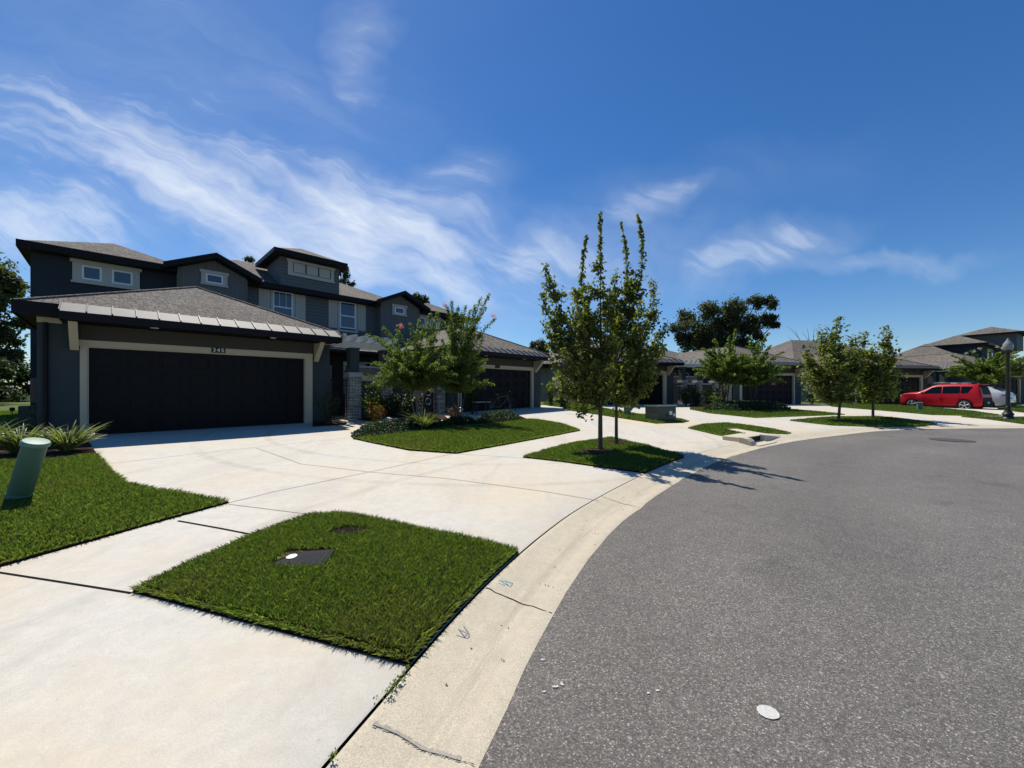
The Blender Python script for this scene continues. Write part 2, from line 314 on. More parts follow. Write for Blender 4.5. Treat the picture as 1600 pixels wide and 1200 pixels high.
# ------------------------------------------------------------------ object helpers
def link(name, me, parent=None, m=None):
    o = bpy.data.objects.new(name, me); COL.objects.link(o)
    if parent is not None: o.parent = parent
    if m is not None and me is not None: me.materials.append(MATS[m])
    return o
def tag(o, label, cat, group=None, kind=None):
    if kind: o['kind'] = kind
    if label: o['label'] = label
    if cat: o['category'] = cat
    if group: o['group'] = group
    return o
def thing(name, label, cat, loc=(0, 0, 0), rz=0, group=None):
    o = bpy.data.objects.new(name, None); COL.objects.link(o); o.empty_display_size = .2
    o.location = loc; o.rotation_euler = (0, 0, rz); return tag(o, label, cat, group)
class MB:
    def __init__(s): s.v = []; s.f = []
    def add(s, vs, fs):
        k = len(s.v); s.v += [tuple(v) for v in vs]; s.f += [tuple(i+k for i in f) for f in fs]; return s
    def box(s, x0, x1, y0, y1, z0, z1):
        if x0 > x1: x0, x1 = x1, x0
        if y0 > y1: y0, y1 = y1, y0
        return s.add([(x0,y0,z0),(x1,y0,z0),(x1,y1,z0),(x0,y1,z0),(x0,y0,z1),(x1,y0,z1),(x1,y1,z1),(x0,y1,z1)],
                     [(0,3,2,1),(4,5,6,7),(0,1,5,4),(1,2,6,5),(2,3,7,6),(3,0,4,7)])
    def poly(s, pts): return s.add(pts, [tuple(range(len(pts)))])
    def prism(s, pts, axis, a, b):
        """2-D outline pushed along an axis ('x','y','z') from a to b"""
        def P(p, t): return {'x': (t, p[0], p[1]), 'y': (p[0], t, p[1]), 'z': (p[0], p[1], t)}[axis]
        n = len(pts); vs = [P(p, a) for p in pts]+[P(p, b) for p in pts]
        fs = [tuple(range(n))[::-1], tuple(range(n, 2*n))]+[(i, (i+1) % n, n+(i+1) % n, n+i) for i in range(n)]
        return s.add(vs, fs)
    def tube(s, pts, rad, k=8, cap=True):
        pts = [Vector(p) for p in pts]; n = len(pts); vs = []; fs = []
        if not hasattr(rad, '__len__'): rad = [rad]*n
        ref = Vector((1, 0, 0))
        for i, p in enumerate(pts):
            d = (pts[min(i+1, n-1)]-pts[max(i-1, 0)]).normalized()
            if abs(d.dot(ref)) > .95: ref = Vector((0, 1, 0))
            a = d.cross(ref).normalized(); b = d.cross(a)
            for j in range(k):
                t = 2*math.pi*j/k; vs.append(p+(a*math.cos(t)+b*math.sin(t))*rad[i])
        for i in range(n-1):
            for j in range(k): fs.append((i*k+j, i*k+(j+1) % k, (i+1)*k+(j+1) % k, (i+1)*k+j))
        if cap: fs.append(tuple(range(k))[::-1]); fs.append(tuple(range((n-1)*k, n*k)))
        return s.add(vs, fs)
    def lathe(s, prof, k=20, c=(0, 0), cap=True):
        vs = []; fs = []
        for r, z in prof:
            for j in range(k): t = 2*math.pi*j/k; vs.append((c[0]+r*math.cos(t), c[1]+r*math.sin(t), z))
        n = len(prof)
        for i in range(n-1):
            for j in range(k): fs.append((i*k+j, i*k+(j+1) % k, (i+1)*k+(j+1) % k, (i+1)*k+j))
        if cap: fs.append(tuple(range(k))[::-1]); fs.append(tuple(range((n-1)*k, n*k)))
        return s.add(vs, fs)
    def mesh(s, name, smooth=False, fix=True):
        me = bpy.data.meshes.new(name); me.from_pydata(s.v, [], s.f); me.update()
        if fix:
            import bmesh
            bm = bmesh.new(); bm.from_mesh(me); bmesh.ops.recalc_face_normals(bm, faces=bm.faces); bm.to_mesh(me); bm.free()
        if smooth:
            me.polygons.foreach_set('use_smooth', [True]*len(me.polygons))
            try: me.set_sharp_from_angle(angle=R(40))
            except Exception: pass
        return me
    def build(s, name, m, parent=None, smooth=False, bevel=0, fix=True):
        o = link(name, s.mesh(name, smooth, fix), parent, m)
        if bevel:
            bv = o.modifiers.new('bevel', 'BEVEL'); bv.width = bevel; bv.segments = 2; bv.limit_method = 'ANGLE'
        return o
def fast_mesh(name, V, k):
    """V: (n*k,3) verts, n separate k-gons"""
    n = len(V)//k; me = bpy.data.meshes.new(name)
    me.vertices.add(n*k); me.vertices.foreach_set('co', np.asarray(V, dtype=np.float32).ravel())
    me.loops.add(n*k); me.loops.foreach_set('vertex_index', np.arange(n*k, dtype=np.int32))
    me.polygons.add(n); me.polygons.foreach_set('loop_start', np.arange(0, n*k, k, dtype=np.int32))
    me.polygons.foreach_set('loop_total', np.full(n, k, dtype=np.int32))
    me.update(calc_edges=True); return me

# ------------------------------------------------------------------ ground shape
EDGE = [(-2.6, -9), (-1.75, -4.5), (-1.2, -2), (-.66, 0), (-.14, 1.52), (.28, 2.6), (.84, 3.7), (1.5, 4.72), (2.88, 6.49), (4.4, 8.15), (6.06, 9.6), (8.15, 11.15), (10.7, 12.6), (13.5, 14.0), (16.5, 14.75), (19.7, 14.95), (26, 15.1), (40, 16.2), (70, 18)]
def catmull(P, step=.25):
    P = [np.array(p, float) for p in P]; P = [2*P[0]-P[1]]+P+[2*P[-1]-P[-2]]; out = []
    for i in range(1, len(P)-2):
        n = max(2, int(np.linalg.norm(P[i+1]-P[i])/step))
        for j in range(n):
            t = j/n; out.append(.5*((2*P[i])+(P[i+1]-P[i-1])*t+(2*P[i-1]-5*P[i]+4*P[i+1]-P[i+2])*t*t+(-P[i-1]+3*P[i]-3*P[i+1]+P[i+2])*t**3))
    out.append(P[-2]); return np.array(out)
EP = catmull(EDGE); tg = np.gradient(EP, axis=0)
for _ in range(12): tg[1:-1] = (tg[:-2]+tg[1:-1]+tg[2:])/3
tg /= np.linalg.norm(tg, axis=1)[:, None]; EN = np.stack([-tg[:, 1], tg[:, 0]], 1)   # normal points to the houses
CURB = .53
def Dfun(P):
    P = np.asarray(P, float).reshape(-1, 2); out = np.empty(len(P))
    for i in range(0, len(P), 4000):
        q = P[i:i+4000]; d = q[:, None, :]-EP[None]; dd = (d**2).sum(2); j = dd.argmin(1)
        dj = d[np.arange(len(q)), j]; out[i:i+4000] = np.sqrt(dd[np.arange(len(q)), j])*np.sign((dj*EN[j]).sum(1))
    return out
def zfun(P, D=None):
    P = np.asarray(P, float).reshape(-1, 2); D = Dfun(P) if D is None else D
    k = np.interp(P[:, 0], [-6, 1, 16, 26], [.033, .045, .045, .02])
    return .05+np.clip(D-CURB-.02, 0, 10.3)*k
# quick look-up grid
GX = np.arange(-34, 64.1, .5); GY = np.arange(-8, 64.1, .5)
gg = np.stack(np.meshgrid(GX, GY, indexing='ij'), 2).reshape(-1, 2)
GZ = zfun(gg).reshape(len(GX), len(GY)); GD = Dfun(gg).reshape(len(GX), len(GY))
def bil(G, P):
    P = np.asarray(P, float).reshape(-1, 2)
    x = np.clip((P[:, 0]-GX[0])/.5, 0, len(GX)-1.001); y = np.clip((P[:, 1]-GY[0])/.5, 0, len(GY)-1.001)
    i = x.astype(int); j = y.astype(int); fx = x-i; fy = y-j
    return G[i, j]*(1-fx)*(1-fy)+G[i+1, j]*fx*(1-fy)+G[i, j+1]*(1-fx)*fy+G[i+1, j+1]*fx*fy
def zg(x, y): return float(bil(GZ, [(x, y)])[0])
def gp(px, py, z0=None):
    """where the sight line of a photo pixel meets the ground"""
    r = (px-800)/F; t = (py-HOR)/F; z = .2 if z0 is None else z0
    for _ in range(25):
        Y = (EYE-z)/t; X = r*Y
        if z0 is None: z = .5*z+.5*zg(X, Y)
    return (X, Y)

# ground sheets
def strip(name, d_list, zf, m, kind='structure', s0=0, s1=None, parent=None):
    s1 = len(EP) if s1 is None else s1
    P = EP[s0:s1]; N = EN[s0:s1]; vs = []; nd = len(d_list)
    for i in range(len(P)):
        for d in d_list:
            q = P[i]+N[i]*d; vs.append((q[0], q[1], zf(q, d)))
    fs = [(i*nd+j, (i+1)*nd+j, (i+1)*nd+j+1, i*nd+j+1) for i in range(len(P)-1) for j in range(nd-1)]
    mb = MB(); mb.add(vs, fs); o = mb.build(name, m, parent, smooth=True, fix=False)
    if kind: o['kind'] = kind
    return o
def zdrive(q, d): return float(zfun([q], np.array([d]))[0])
MB().poly([(-1500, -1500, -.12), (1500, -1500, -.12), (1500, 1500, -.12), (-1500, 1500, -.12)]).build('ground', 'turf', fix=False)['kind'] = 'structure'
MB().poly([(-4, -60, -.02), (90, -60, -.02), (90, 30, -.02), (-4, 30, -.02)]).build('road', 'asphalt', fix=False)['kind'] = 'structure'
pan = {-.0: -.0185, .04: -.009, .12: -.007, .2: -.004, .26: .002, .32: .010, .4: .026, .48: .044, .51: .050, .524: .048}
rj = random.Random(3)
curb = strip('curb', list(pan), lambda q, d: pan[d], 'curb_concrete')
# broken asphalt edge: the sheet of curb gets a slightly uneven street side
cm = curb.data; nd = len(pan)
at_ = cm.attributes.new('across', 'FLOAT', 'POINT'); at_.data.foreach_set('value', [list(pan)[i % nd] for i in range(len(cm.vertices))])
at_ = cm.attributes.new('along', 'FLOAT', 'POINT'); at_.data.foreach_set('value', [(i//nd)*.25 for i in range(len(cm.vertices))])
for i in range(len(EP)):
    j = i*nd; w = rj.uniform(-.012, .012); cm.vertices[j].co.x += EN[i][0]*w; cm.vertices[j].co.y += EN[i][1]*w
strip('expansion_joint', [.50, .58], lambda q, d: .028, 'joint')
drive = strip('driveway', [.545, .56, 1.2, 2, 3, 4, 5, 6, 7, 8, 9, 10, 10.5, 10.92, 11.5, 14], lambda q, d: zdrive(q, d)-(.006 if d == .545 else 0), 'concrete')
strip('lawn_ground', [13.9, 16, 20, 30, 60, 120, 250], lambda q, d: zdrive(q, d)+.012, 'turf')
# grooves across the curb
def on_curve(x, y):
    d = ((EP-np.array([x, y]))**2).sum(1); return int(d.argmin())
def ribbon(name, pts, w, m, dz=.004, kind='structure', hz=None, jag=0, st=.3):
    """thin line laid on the ground along pts"""
    out = []
    for (a, b) in zip(pts[:-1], pts[1:]):
        n = max(1, int(math.dist(a, b)/st))
        for i in range(n): out.append((a[0]+(b[0]-a[0])*i/n, a[1]+(b[1]-a[1])*i/n))
    out.append(pts[-1]); vs = []
    for i, p in enumerate(out):
        q0 = out[max(0, i-1)]; q1 = out[min(len(out)-1, i+1)]; d = Vector((q1[0]-q0[0], q1[1]-q0[1])).normalized(); nn = (-d.y, d.x)
        z = (zg(*p) if hz is None else hz(p))+dz; ww = w*(1+random.uniform(-jag, jag))
        vs += [(p[0]-nn[0]*ww/2, p[1]-nn[1]*ww/2, z), (p[0]+nn[0]*ww/2, p[1]+nn[1]*ww/2, z)]
    mb = MB(); mb.add(vs, [(2*i, 2*i+1, 2*i+3, 2*i+2) for i in range(len(out)-1)]); o = mb.build(name, m, fix=False)
    if kind: o['kind'] = kind
    return o
def pan_z(p):
    D = float(Dfun([p])[0]); ks = list(pan); return float(np.interp(D, ks, [pan[k] for k in ks]))
def curb_joint(px, py, skew=0, w=.008):
    x, y = gp(px, py, .02); i = on_curve(x, y); P, N, T_ = EP[i], EN[i], tg[i]
    pts = [tuple(P+N*d+T_*skew*(d-.3)+T_*random.uniform(-.012, .012)) for d in (.01, .08, .15, .22, .3, .38, .44, .48, .515)]
    ribbon('curb_joint', pts, w, 'joint', .003, hz=pan_z, jag=.3)
for px, py in ((820, 945), (985, 783), (1105, 735), (1270, 685)): curb_joint(px, py)
def J(pts, w, m='joint', dz=.004): return ribbon('pavement_joint', [gp(*p) for p in pts], w, m, dz)
J([(278, 814), (345, 826), (411, 839)], .022)
J([(-60, 887), (0, 895), (205, 927)], .016)
J([(357, 788), (430, 797), (500, 806)], .010, 'joint_faint')
J([(357, 786), (430, 768), (580, 737), (712, 708)], .012, 'joint_faint')
J([(160, 726), (330, 706), (545, 684)], .012, 'joint_faint')
J([(400, 700), (470, 725), (580, 738), (700, 748), (850, 768), (935, 782)], .012, 'joint_faint')
J([(905, 672), (948, 676)], .012, 'joint_faint'); J([(712, 709), (818, 716)], .012, 'joint_faint')
J([(1025, 663), (1080, 670)], .02, 'joint_faint'); J([(1179, 653), (1234, 657)], .02, 'joint_faint')
# weathering on the drive: tyre sweeps, thin stains
mat('tyre_mark', (.40, .38, .345), .9, var=.2, vscale=6)

# ------------------------------------------------------------------ lawns
def inside(poly, P):
    x, y = P[:, 0], P[:, 1]; c = np.zeros(len(P), bool); n = len(poly)
    for i in range(n):
        x0, y0 = poly[i]; x1, y1 = poly[(i+1) % n]
        if y0 == y1: continue
        h = ((y0 > y) != (y1 > y)) & (x < (x1-x0)*(y-y0)/(y1-y0)+x0); c ^= h
    return c
def edge_dist(poly, P):
    out = np.full(len(P), 1e9); n = len(poly)
    for i in range(n):
        a = np.array(poly[i]); b = np.array(poly[(i+1) % n]); ab = b-a
        t = np.clip(((P-a)@ab)/(ab@ab+1e-12), 0, 1); out = np.minimum(out, np.linalg.norm(P-(a+t[:, None]*ab), axis=1))
    return out
def densify(poly, st=.3):
    o = []
    for i in range(len(poly)):
        a, b = poly[i], poly[(i+1) % len(poly)]; n = max(1, int(math.dist(a, b)/st))
        o += [(a[0]+(b[0]-a[0])*k/n, a[1]+(b[1]-a[1])*k/n) for k in range(n)]
    return o
def patch(name, poly, h, m, step=.5, lump=0):
    """raised bed following the ground, with soil sides"""
    b = densify(poly, step*.6); A = np.array(b)
    lo, hi = A.min(0), A.max(0)
    gx, gy = np.meshgrid(np.arange(lo[0], hi[0], step), np.arange(lo[1], hi[1], step)); G = np.stack([gx.ravel(), gy.ravel()], 1)
    G = G[inside(poly, G)]; G = G[edge_dist(poly, G) > step*.3] if len(G) else G
    pts = [Vector(p) for p in b]+[Vector(p) for p in G]; nb = len(b)
    res = geometry.delaunay_2d_cdt(pts, [(i, (i+1) % nb) for i in range(nb)], [list(range(nb))], 1, 1e-4)
    vs = [(v.x, v.y, 0) for v in res[0]]; Z = bil(GZ, [(v[0], v[1]) for v in vs])+h
    mb = MB(); mb.add([(v[0], v[1], z) for v, z in zip(vs, Z)], res[2])
    zb = bil(GZ, A)
    k = len(mb.v); mb.v += [(p[0], p[1], z+h) for p, z in zip(b, zb)]+[(p[0], p[1], z-.03) for p, z in zip(b, zb)]
    mb.f += [(k+i, k+(i+1) % nb, k+nb+(i+1) % nb, k+nb+i) for i in range(nb)]
    return mb.build(name, m, fix=True)
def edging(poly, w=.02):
    ribbon('soil_gap_shade', list(poly)+[poly[0]], w, 'soil', .005, jag=.25)  # soil gap at the lawn border, its shade laid in as a dark strip
rng = np.random.default_rng(11)
def blades(name, poly, dens, hgt, wid, label, holes=(), lean=.5, base=.015, m='grass_blade', dry=None):
    A = np.array(poly); lo, hi = A.min(0), A.max(0); n = int(np.prod(hi-lo)*dens)
    P = rng.uniform(lo, hi, (n, 2)); P = P[inside(poly, P)]
    for (cx, cy, rx, ry, ang) in holes:
        d = P-np.array([cx, cy]); ca, sa = math.cos(ang), math.sin(ang)
        u = (d[:, 0]*ca+d[:, 1]*sa)/rx; v = (-d[:, 0]*sa+d[:, 1]*ca)/ry
        P = P[(np.maximum(abs(u), abs(v)) if rx > 0 else np.hypot(u, v)+.35*rng.random(len(P))-.2)+.12*rng.random(len(P)) > 1]
    n = len(P); Z = bil(GZ, P)+base
    lump = np.sin(P[:, 0]*5.1+np.sin(P[:, 1]*3.7)*1.3)*np.sin(P[:, 1]*4.3+1.1)+.6*np.sin(P[:, 0]*13+P[:, 1]*9)
    th = rng.uniform(0, 2*math.pi, n); h = hgt*rng.uniform(.5, 1.15, n)*(1+.16*lump); ln = lean*h*rng.uniform(.1, 1.3, n); lt = rng.uniform(0, 2*math.pi, n)
    # blades at the border hang outwards over the edge
    w = wid*rng.uniform(.6, 1.2, n); dx, dy = np.cos(th)*w/2, np.sin(th)*w/2
    ed = np.full(n, 1e9); ex = np.zeros(n); ey = np.zeros(n)
    for i in range(len(poly)):
        a_0 = np.array(poly[i]); b_0 = np.array(poly[(i+1) % len(poly)]); ab = b_0-a_0; t = np.clip(((P-a_0)@ab)/(ab@ab+1e-12), 0, 1); q = a_0+t[:, None]*ab-P
        l_ = np.hypot(q[:, 0], q[:, 1]); k_ = l_ < ed; ed[k_] = l_[k_]; ex[k_] = q[k_, 0]/(l_[k_]+1e-6); ey[k_] = q[k_, 1]/(l_[k_]+1e-6)
    rim = ed < hgt*.9; an = np.arctan2(ey, ex)+rng.normal(size=n)*.6
    lt = np.where(rim, an, lt); ln = np.where(rim, h*rng.uniform(.5, 1.25, n), ln); h = np.where(rim, h*rng.uniform(.35, .9, n), h)
    lx, ly = np.cos(lt)*ln, np.sin(lt)*ln
    V = np.empty((n, 5, 3))
    V[:, 0] = np.stack([P[:, 0]-dx, P[:, 1]-dy, Z], 1); V[:, 1] = np.stack([P[:, 0]+dx, P[:, 1]+dy, Z], 1)
    V[:, 2] = np.stack([P[:, 0]+dx*.8+lx*.35, P[:, 1]+dy*.8+ly*.35, Z+h*.6], 1)
    V[:, 3] = np.stack([P[:, 0]+lx, P[:, 1]+ly, Z+h], 1)
    V[:, 4] = np.stack([P[:, 0]-dx*.8+lx*.35, P[:, 1]-dy*.8+ly*.35, Z+h*.6], 1)
    me = fast_mesh(name, V.reshape(-1, 3), 5)
    o = link(name, me, None, m); tag(o, label, 'grass', kind='stuff')
    if dry:
        me.materials.append(MATS['grass_dry']); idx = np.zeros(n, dtype=np.int32)
        for (cx, cy, r) in dry:
            q = np.hypot(P[:, 0]-cx, P[:, 1]-cy)/r; idx |= (rng.random(n) > q).astype(np.int32)*(rng.random(n) < .7)
        idx |= (rng.random(n) < .11).astype(np.int32)
        me.polygons.foreach_set('material_index', idx)
    return o
def lawn(pxs, dens, h, w, label, world=(), **kw):
    poly = [gp(*p) for p in pxs]+list(world)
    bed = patch('lawn_soil', poly, .022, 'turf' if dens < 1500 else 'soil', .6); bed['kind'] = 'structure'
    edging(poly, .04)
    return poly, blades('grass', poly, dens, h, w, label, **kw)
def curbside(px0, px1, off=.553, n=8):
    """points along the back of the curb between two photo pixels"""
    i0, i1 = on_curve(*gp(*px0)), on_curve(*gp(*px1)); st = 1 if i1 >= i0 else -1
    ids = np.linspace(i0, i1, n).astype(int); return [tuple(EP[i]+EN[i]*off) for i in ids]

# near island beside the curb, with a meter lid and a bare dip
lid = gp(471, 880); dip = gp(546, 832)
pA = [gp(*p) for p in ((208, 925), (290, 885), (380, 845), (440, 820), (488, 806), (530, 804), (575, 810), (680, 833), (770, 852), (806, 861))]
pA += [tuple(EP[i]+EN[i]*.553) for i in np.linspace(on_curve(*gp(809, 866)), on_curve(*gp(660, 1018)), 9).astype(int)]

patch('lawn_soil', pA, .022, 'soil', .4)['kind'] = 'structure'
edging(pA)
blades('grass', pA, 23000, .048, .0062, 'thick green turf of the near island by the curb, around the black lid', holes=[(lid[0]+.0, lid[1]+.05, .22, .17, .1), (dip[0], dip[1]-.03, -.19, -.13, .3)], lean=.85, base=.016,
       dry=[(*gp(610, 985), .55), (*gp(300, 920), .3)])
# left lawn
pB = [gp(*p) for p in ((357, 786), (300, 774), (240, 766), (195, 756), (172, 735), (152, 711), (110, 716), (60, 722), (0, 722))]
pB += [(-10.5, 6.6), (-14, 4.5), (-13, -1), (-9, .6)]
pB += [gp(*p) for p in ((-60, 902), (0, 886), (120, 852), (240, 818))]
patch('lawn_soil', pB, .02, 'soil', .6)['kind'] = 'structure'
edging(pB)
blades('grass', [p for p in pB], 8200, .052, .0085, 'green lawn in the lower left with the leaning green marker in it', lean=.8, base=.015, dry=[(*gp(85, 765), .45), (*gp(230, 740), .3)])
# middle lawn in front of the courtyard
pC = [gp(*p) for p in ((553, 686), (585, 693), (640, 704), (712, 709), (800, 693), (870, 680), (906, 673), (880, 664), (850, 658), (828, 656), (780, 668), (720, 672), (665, 680), (600, 680))]
lawn([(553, 686), (585, 693), (640, 704), (712, 709), (800, 693), (870, 680), (906, 673), (880, 664), (850, 658), (828, 656), (760, 664), (700, 668), (650, 676), (590, 681)], 3600, .07, .014,
     'kite-shaped lawn between the first two driveways, below the pink-flowered shrub trees', lean=.6, dry=[(*gp(640, 699), 1.0)])
# tree island
pD = [gp(*p) for p in ((817, 715), (850, 705), (900, 692), (955, 685), (1010, 697), (1058, 711))]+curbside((1062, 714), (1003, 738), n=6)+[gp(*p) for p in ((950, 732), (880, 722))]
patch('lawn_soil', pD, .02, 'soil', .5)['kind'] = 'structure'
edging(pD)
blades('grass', pD, 7000, .058, .011, 'pointed grass island by the curb with the two tall young trees', lean=.6, holes=[(*gp(935, 708), .42, .32, .6), (*gp(965, 694), .36, .28, .6)])
# transformer strip
lawn([(855, 628), (866, 632), (887, 641), (960, 652), (1025, 662), (1052, 661), (1076, 659), (1065, 656), (1050, 653), (1000, 648), (950, 640), (910, 633), (890, 628)], 1900, .07, .022, 'narrow grass strip around the green transformer box', lean=.5)
# inlet island
pF = [gp(*p) for p in ((1075, 669.5), (1100, 664), (1135, 662), (1180, 667), (1236, 677), (1228, 678.5), (1195, 677), (1150, 669.5), (1125, 670), (1145, 675), (1168, 680), (1168, 688), (1120, 680))]
patch('lawn_soil', pF, .022, 'turf', .6)['kind'] = 'structure'
blades('grass', pF, 2200, .07, .022, 'grass collar around the concrete storm inlet', lean=.5)
# lawn in front of second building
lawn([(1079, 640), (1110, 646), (1179, 653), (1240, 651), (1320, 648), (1290, 645), (1232, 640), (1160, 636), (1110, 636)], 1100, .07, .03, 'lawn under the shrub trees of the second building', lean=.5)
# second tree island
lawn([(1234, 657.5), (1290, 652.5), (1370, 651.5), (1420, 656), (1464, 663), (1440, 665.5), (1371, 667), (1300, 665)], 1300, .07, .028, 'flat grass island with the second pair of round young trees', lean=.5)
# lawn before third building, with the small marker
lawn([(1282, 628), (1300, 635.5), (1400, 643.5), (1455, 648.5), (1520, 650), (1565, 649.5), (1521, 643), (1454, 637), (1415, 634), (1350, 629)], 900, .07, .035, 'lawn left of the red car with the small green marker', lean=.5)
lawn([(1502, 651.5), (1540, 655), (1600, 663), (1680, 668), (1690, 654), (1600, 653)], 1200, .07, .03, 'grass island at the right edge with the street lamp', lean=.5)
lawn([(1560, 640), (1600, 645), (1680, 648), (1680, 636), (1560, 636)], 700, .07, .04, 'far strip of lawn behind the white car', lean=.5)
# side yard left of first house
pL = [(-12.2, 7.4), (-12.5, 12), (-22, 40), (-60, 40), (-60, 6), (-14, 4.6), (-11.6, 6.2)]
patch('lawn_soil', pL, .03, 'turf', 1.6)['kind'] = 'structure'
blades('grass', [(-12.2, 7.4), (-13.5, 13), (-24, 22), (-26, 14), (-11.6, 6.2)], 900, .07, .03, 'sunny side lawn left of the first house', lean=.5)
# small side lawns between buildings
lawn([(850, 629), (850, 633), (900, 642), (935, 640), (912, 630)], 1200, .09, .03, 'bright grass along the grey side wall of the second building', lean=.5)

# mulch rings and planting beds
def bed(pxs, name='mulch_bed', h=.03, m='mulch'):
    o = patch(name, [gp(*p) for p in pxs], h, m, .5); o['kind'] = 'structure'; return o
def ring(px, py, rx, ry, label=None):
    x, y = gp(px, py); pts = [(x+rx*math.cos(t)*random.uniform(.88, 1.08), y+ry*math.sin(t)*random.uniform(.88, 1.08)) for t in np.linspace(0, 2*math.pi, 18)[:-1]]
    patch('mulch_bed', pts, .038, 'mulch', .3)['kind'] = 'structure'
ring(935, 708, .46, .36); ring(965, 694, .38, .3)
bed([(548, 682), (553, 687), (590, 682), (650, 677), (700, 669), (760, 665), (828, 657), (815, 652), (770, 655), (700, 662), (640, 662), (590, 668)])
bed([(553, 655), (600, 664), (640, 661), (700, 655), (692, 648), (650, 646), (560, 650)])
bed([(0, 723), (60, 723), (110, 717), (152, 712), (137, 690), (100, 672), (60, 668), (10, 668), (-40, 690)])
bed([(488, 667), (535, 664), (542, 662), (525, 656), (490, 658)])
bed([(1078, 640), (1110, 637), (1160, 637), (1232, 641), (1236, 638), (1180, 634), (1120, 631), (1078, 632)])

# ------------------------------------------------------------------ houses
DIR = 16.04   # local x runs along the facade, y to the back, z up; first door 0..4.8, second mirrored about 8.02
def MX(mir): return (lambda x: 16.04-x) if mir else (lambda x: x)
def hip(mb, x0, x1, y0, y1, z0, pitch, t=0):
    """closed hip roof solid over a rectangle"""
    w, d = x1-x0, y1-y0; h = min(w, d)/2; zt = z0+h*pitch
    if w >= d: a, b = (x0+h, (y0+y1)/2, zt), (x1-h, (y0+y1)/2, zt)
    else: a, b = ((x0+x1)/2, y0+h, zt), ((x0+x1)/2, y1-h, zt)
    v = [(x0,y0,z0),(x1,y0,z0),(x1,y1,z0),(x0,y1,z0), a, b]
    if w >= d: f = [(0,1,5,4),(1,2,5),(2,3,4,5),(3,0,4),(0,3,2,1)]
    else: f = [(0,1,4),(1,2,5,4),(2,3,5),(3,0,4,5),(0,3,2,1)]
    mb.add(v, f)
def fascia_ring(mb, x0, x1, y0, y1, z0, z1, t=.03):
    mb.box(x0, x1, y0, y0+t, z0, z1); mb.box(x0, x1, y1-t, y1, z0, z1); mb.box(x0, x0+t, y0+t, y1-t, z0, z1); mb.box(x1-t, x1, y0+t, y1-t, z0, z1)
def window(parent, x0, x1, z0, z1, y, rail=None, muntin=False, glass='glass_blue'):
    t = .05; f = MB(); f.box(x0, x1, y-.03, y+.03, z0, z0+t).box(x0, x1, y-.03, y+.03, z1-t, z1).box(x0, x0+t, y-.03, y+.03, z0+t, z1-t).box(x1-t, x1, y-.03, y+.03, z0+t, z1-t)
    if rail: f.box(x0+t, x1-t, y-.035, y+.025, rail-.03, rail+.03)
    if muntin:
        for q in (1/3, 2/3):
            xm = x0+(x1-x0)*q; f.box(xm-.008, xm+.008, y-.012, y+.01, (rail or z0)+.03, z1-t)
    fr = f.build('window', 'white_frame', parent)
    MB().box(x0+.02, x1-.02, y-.008, y+.006, z0+.02, z1-.02).build('pane', glass, fr)
    return fr
def trimbox(parent, x0, x1, z0, z1, y, holes, m='trim_grey', cornice=.06, name='window_trim'):
    """flat surround with openings, a wider head and sill"""
    mb = MB(); xs = sorted([x0, x1]+[h for hh in holes for h in hh[:2]]); zl = min(h[2] for h in holes); zh = max(h[3] for h in holes)
    mb.box(x0, x1, y-.05, y, zh, z1); mb.box(x0, x1, y-.05, y, z0, zl)
    prev = x0
    for h in sorted(holes): mb.box(prev, h[0], y-.05, y, zl, zh); prev = h[1]
    mb.box(prev, x1, y-.05, y, zl, zh)
    mb.box(x0-cornice, x1+cornice, y-.085, y-.05, z1-.11, z1+.01); mb.box(x0-cornice*.6, x1+cornice*.6, y-.085, y-.05, z0-.01, z0+.06)
    return mb.build(name, m, parent)
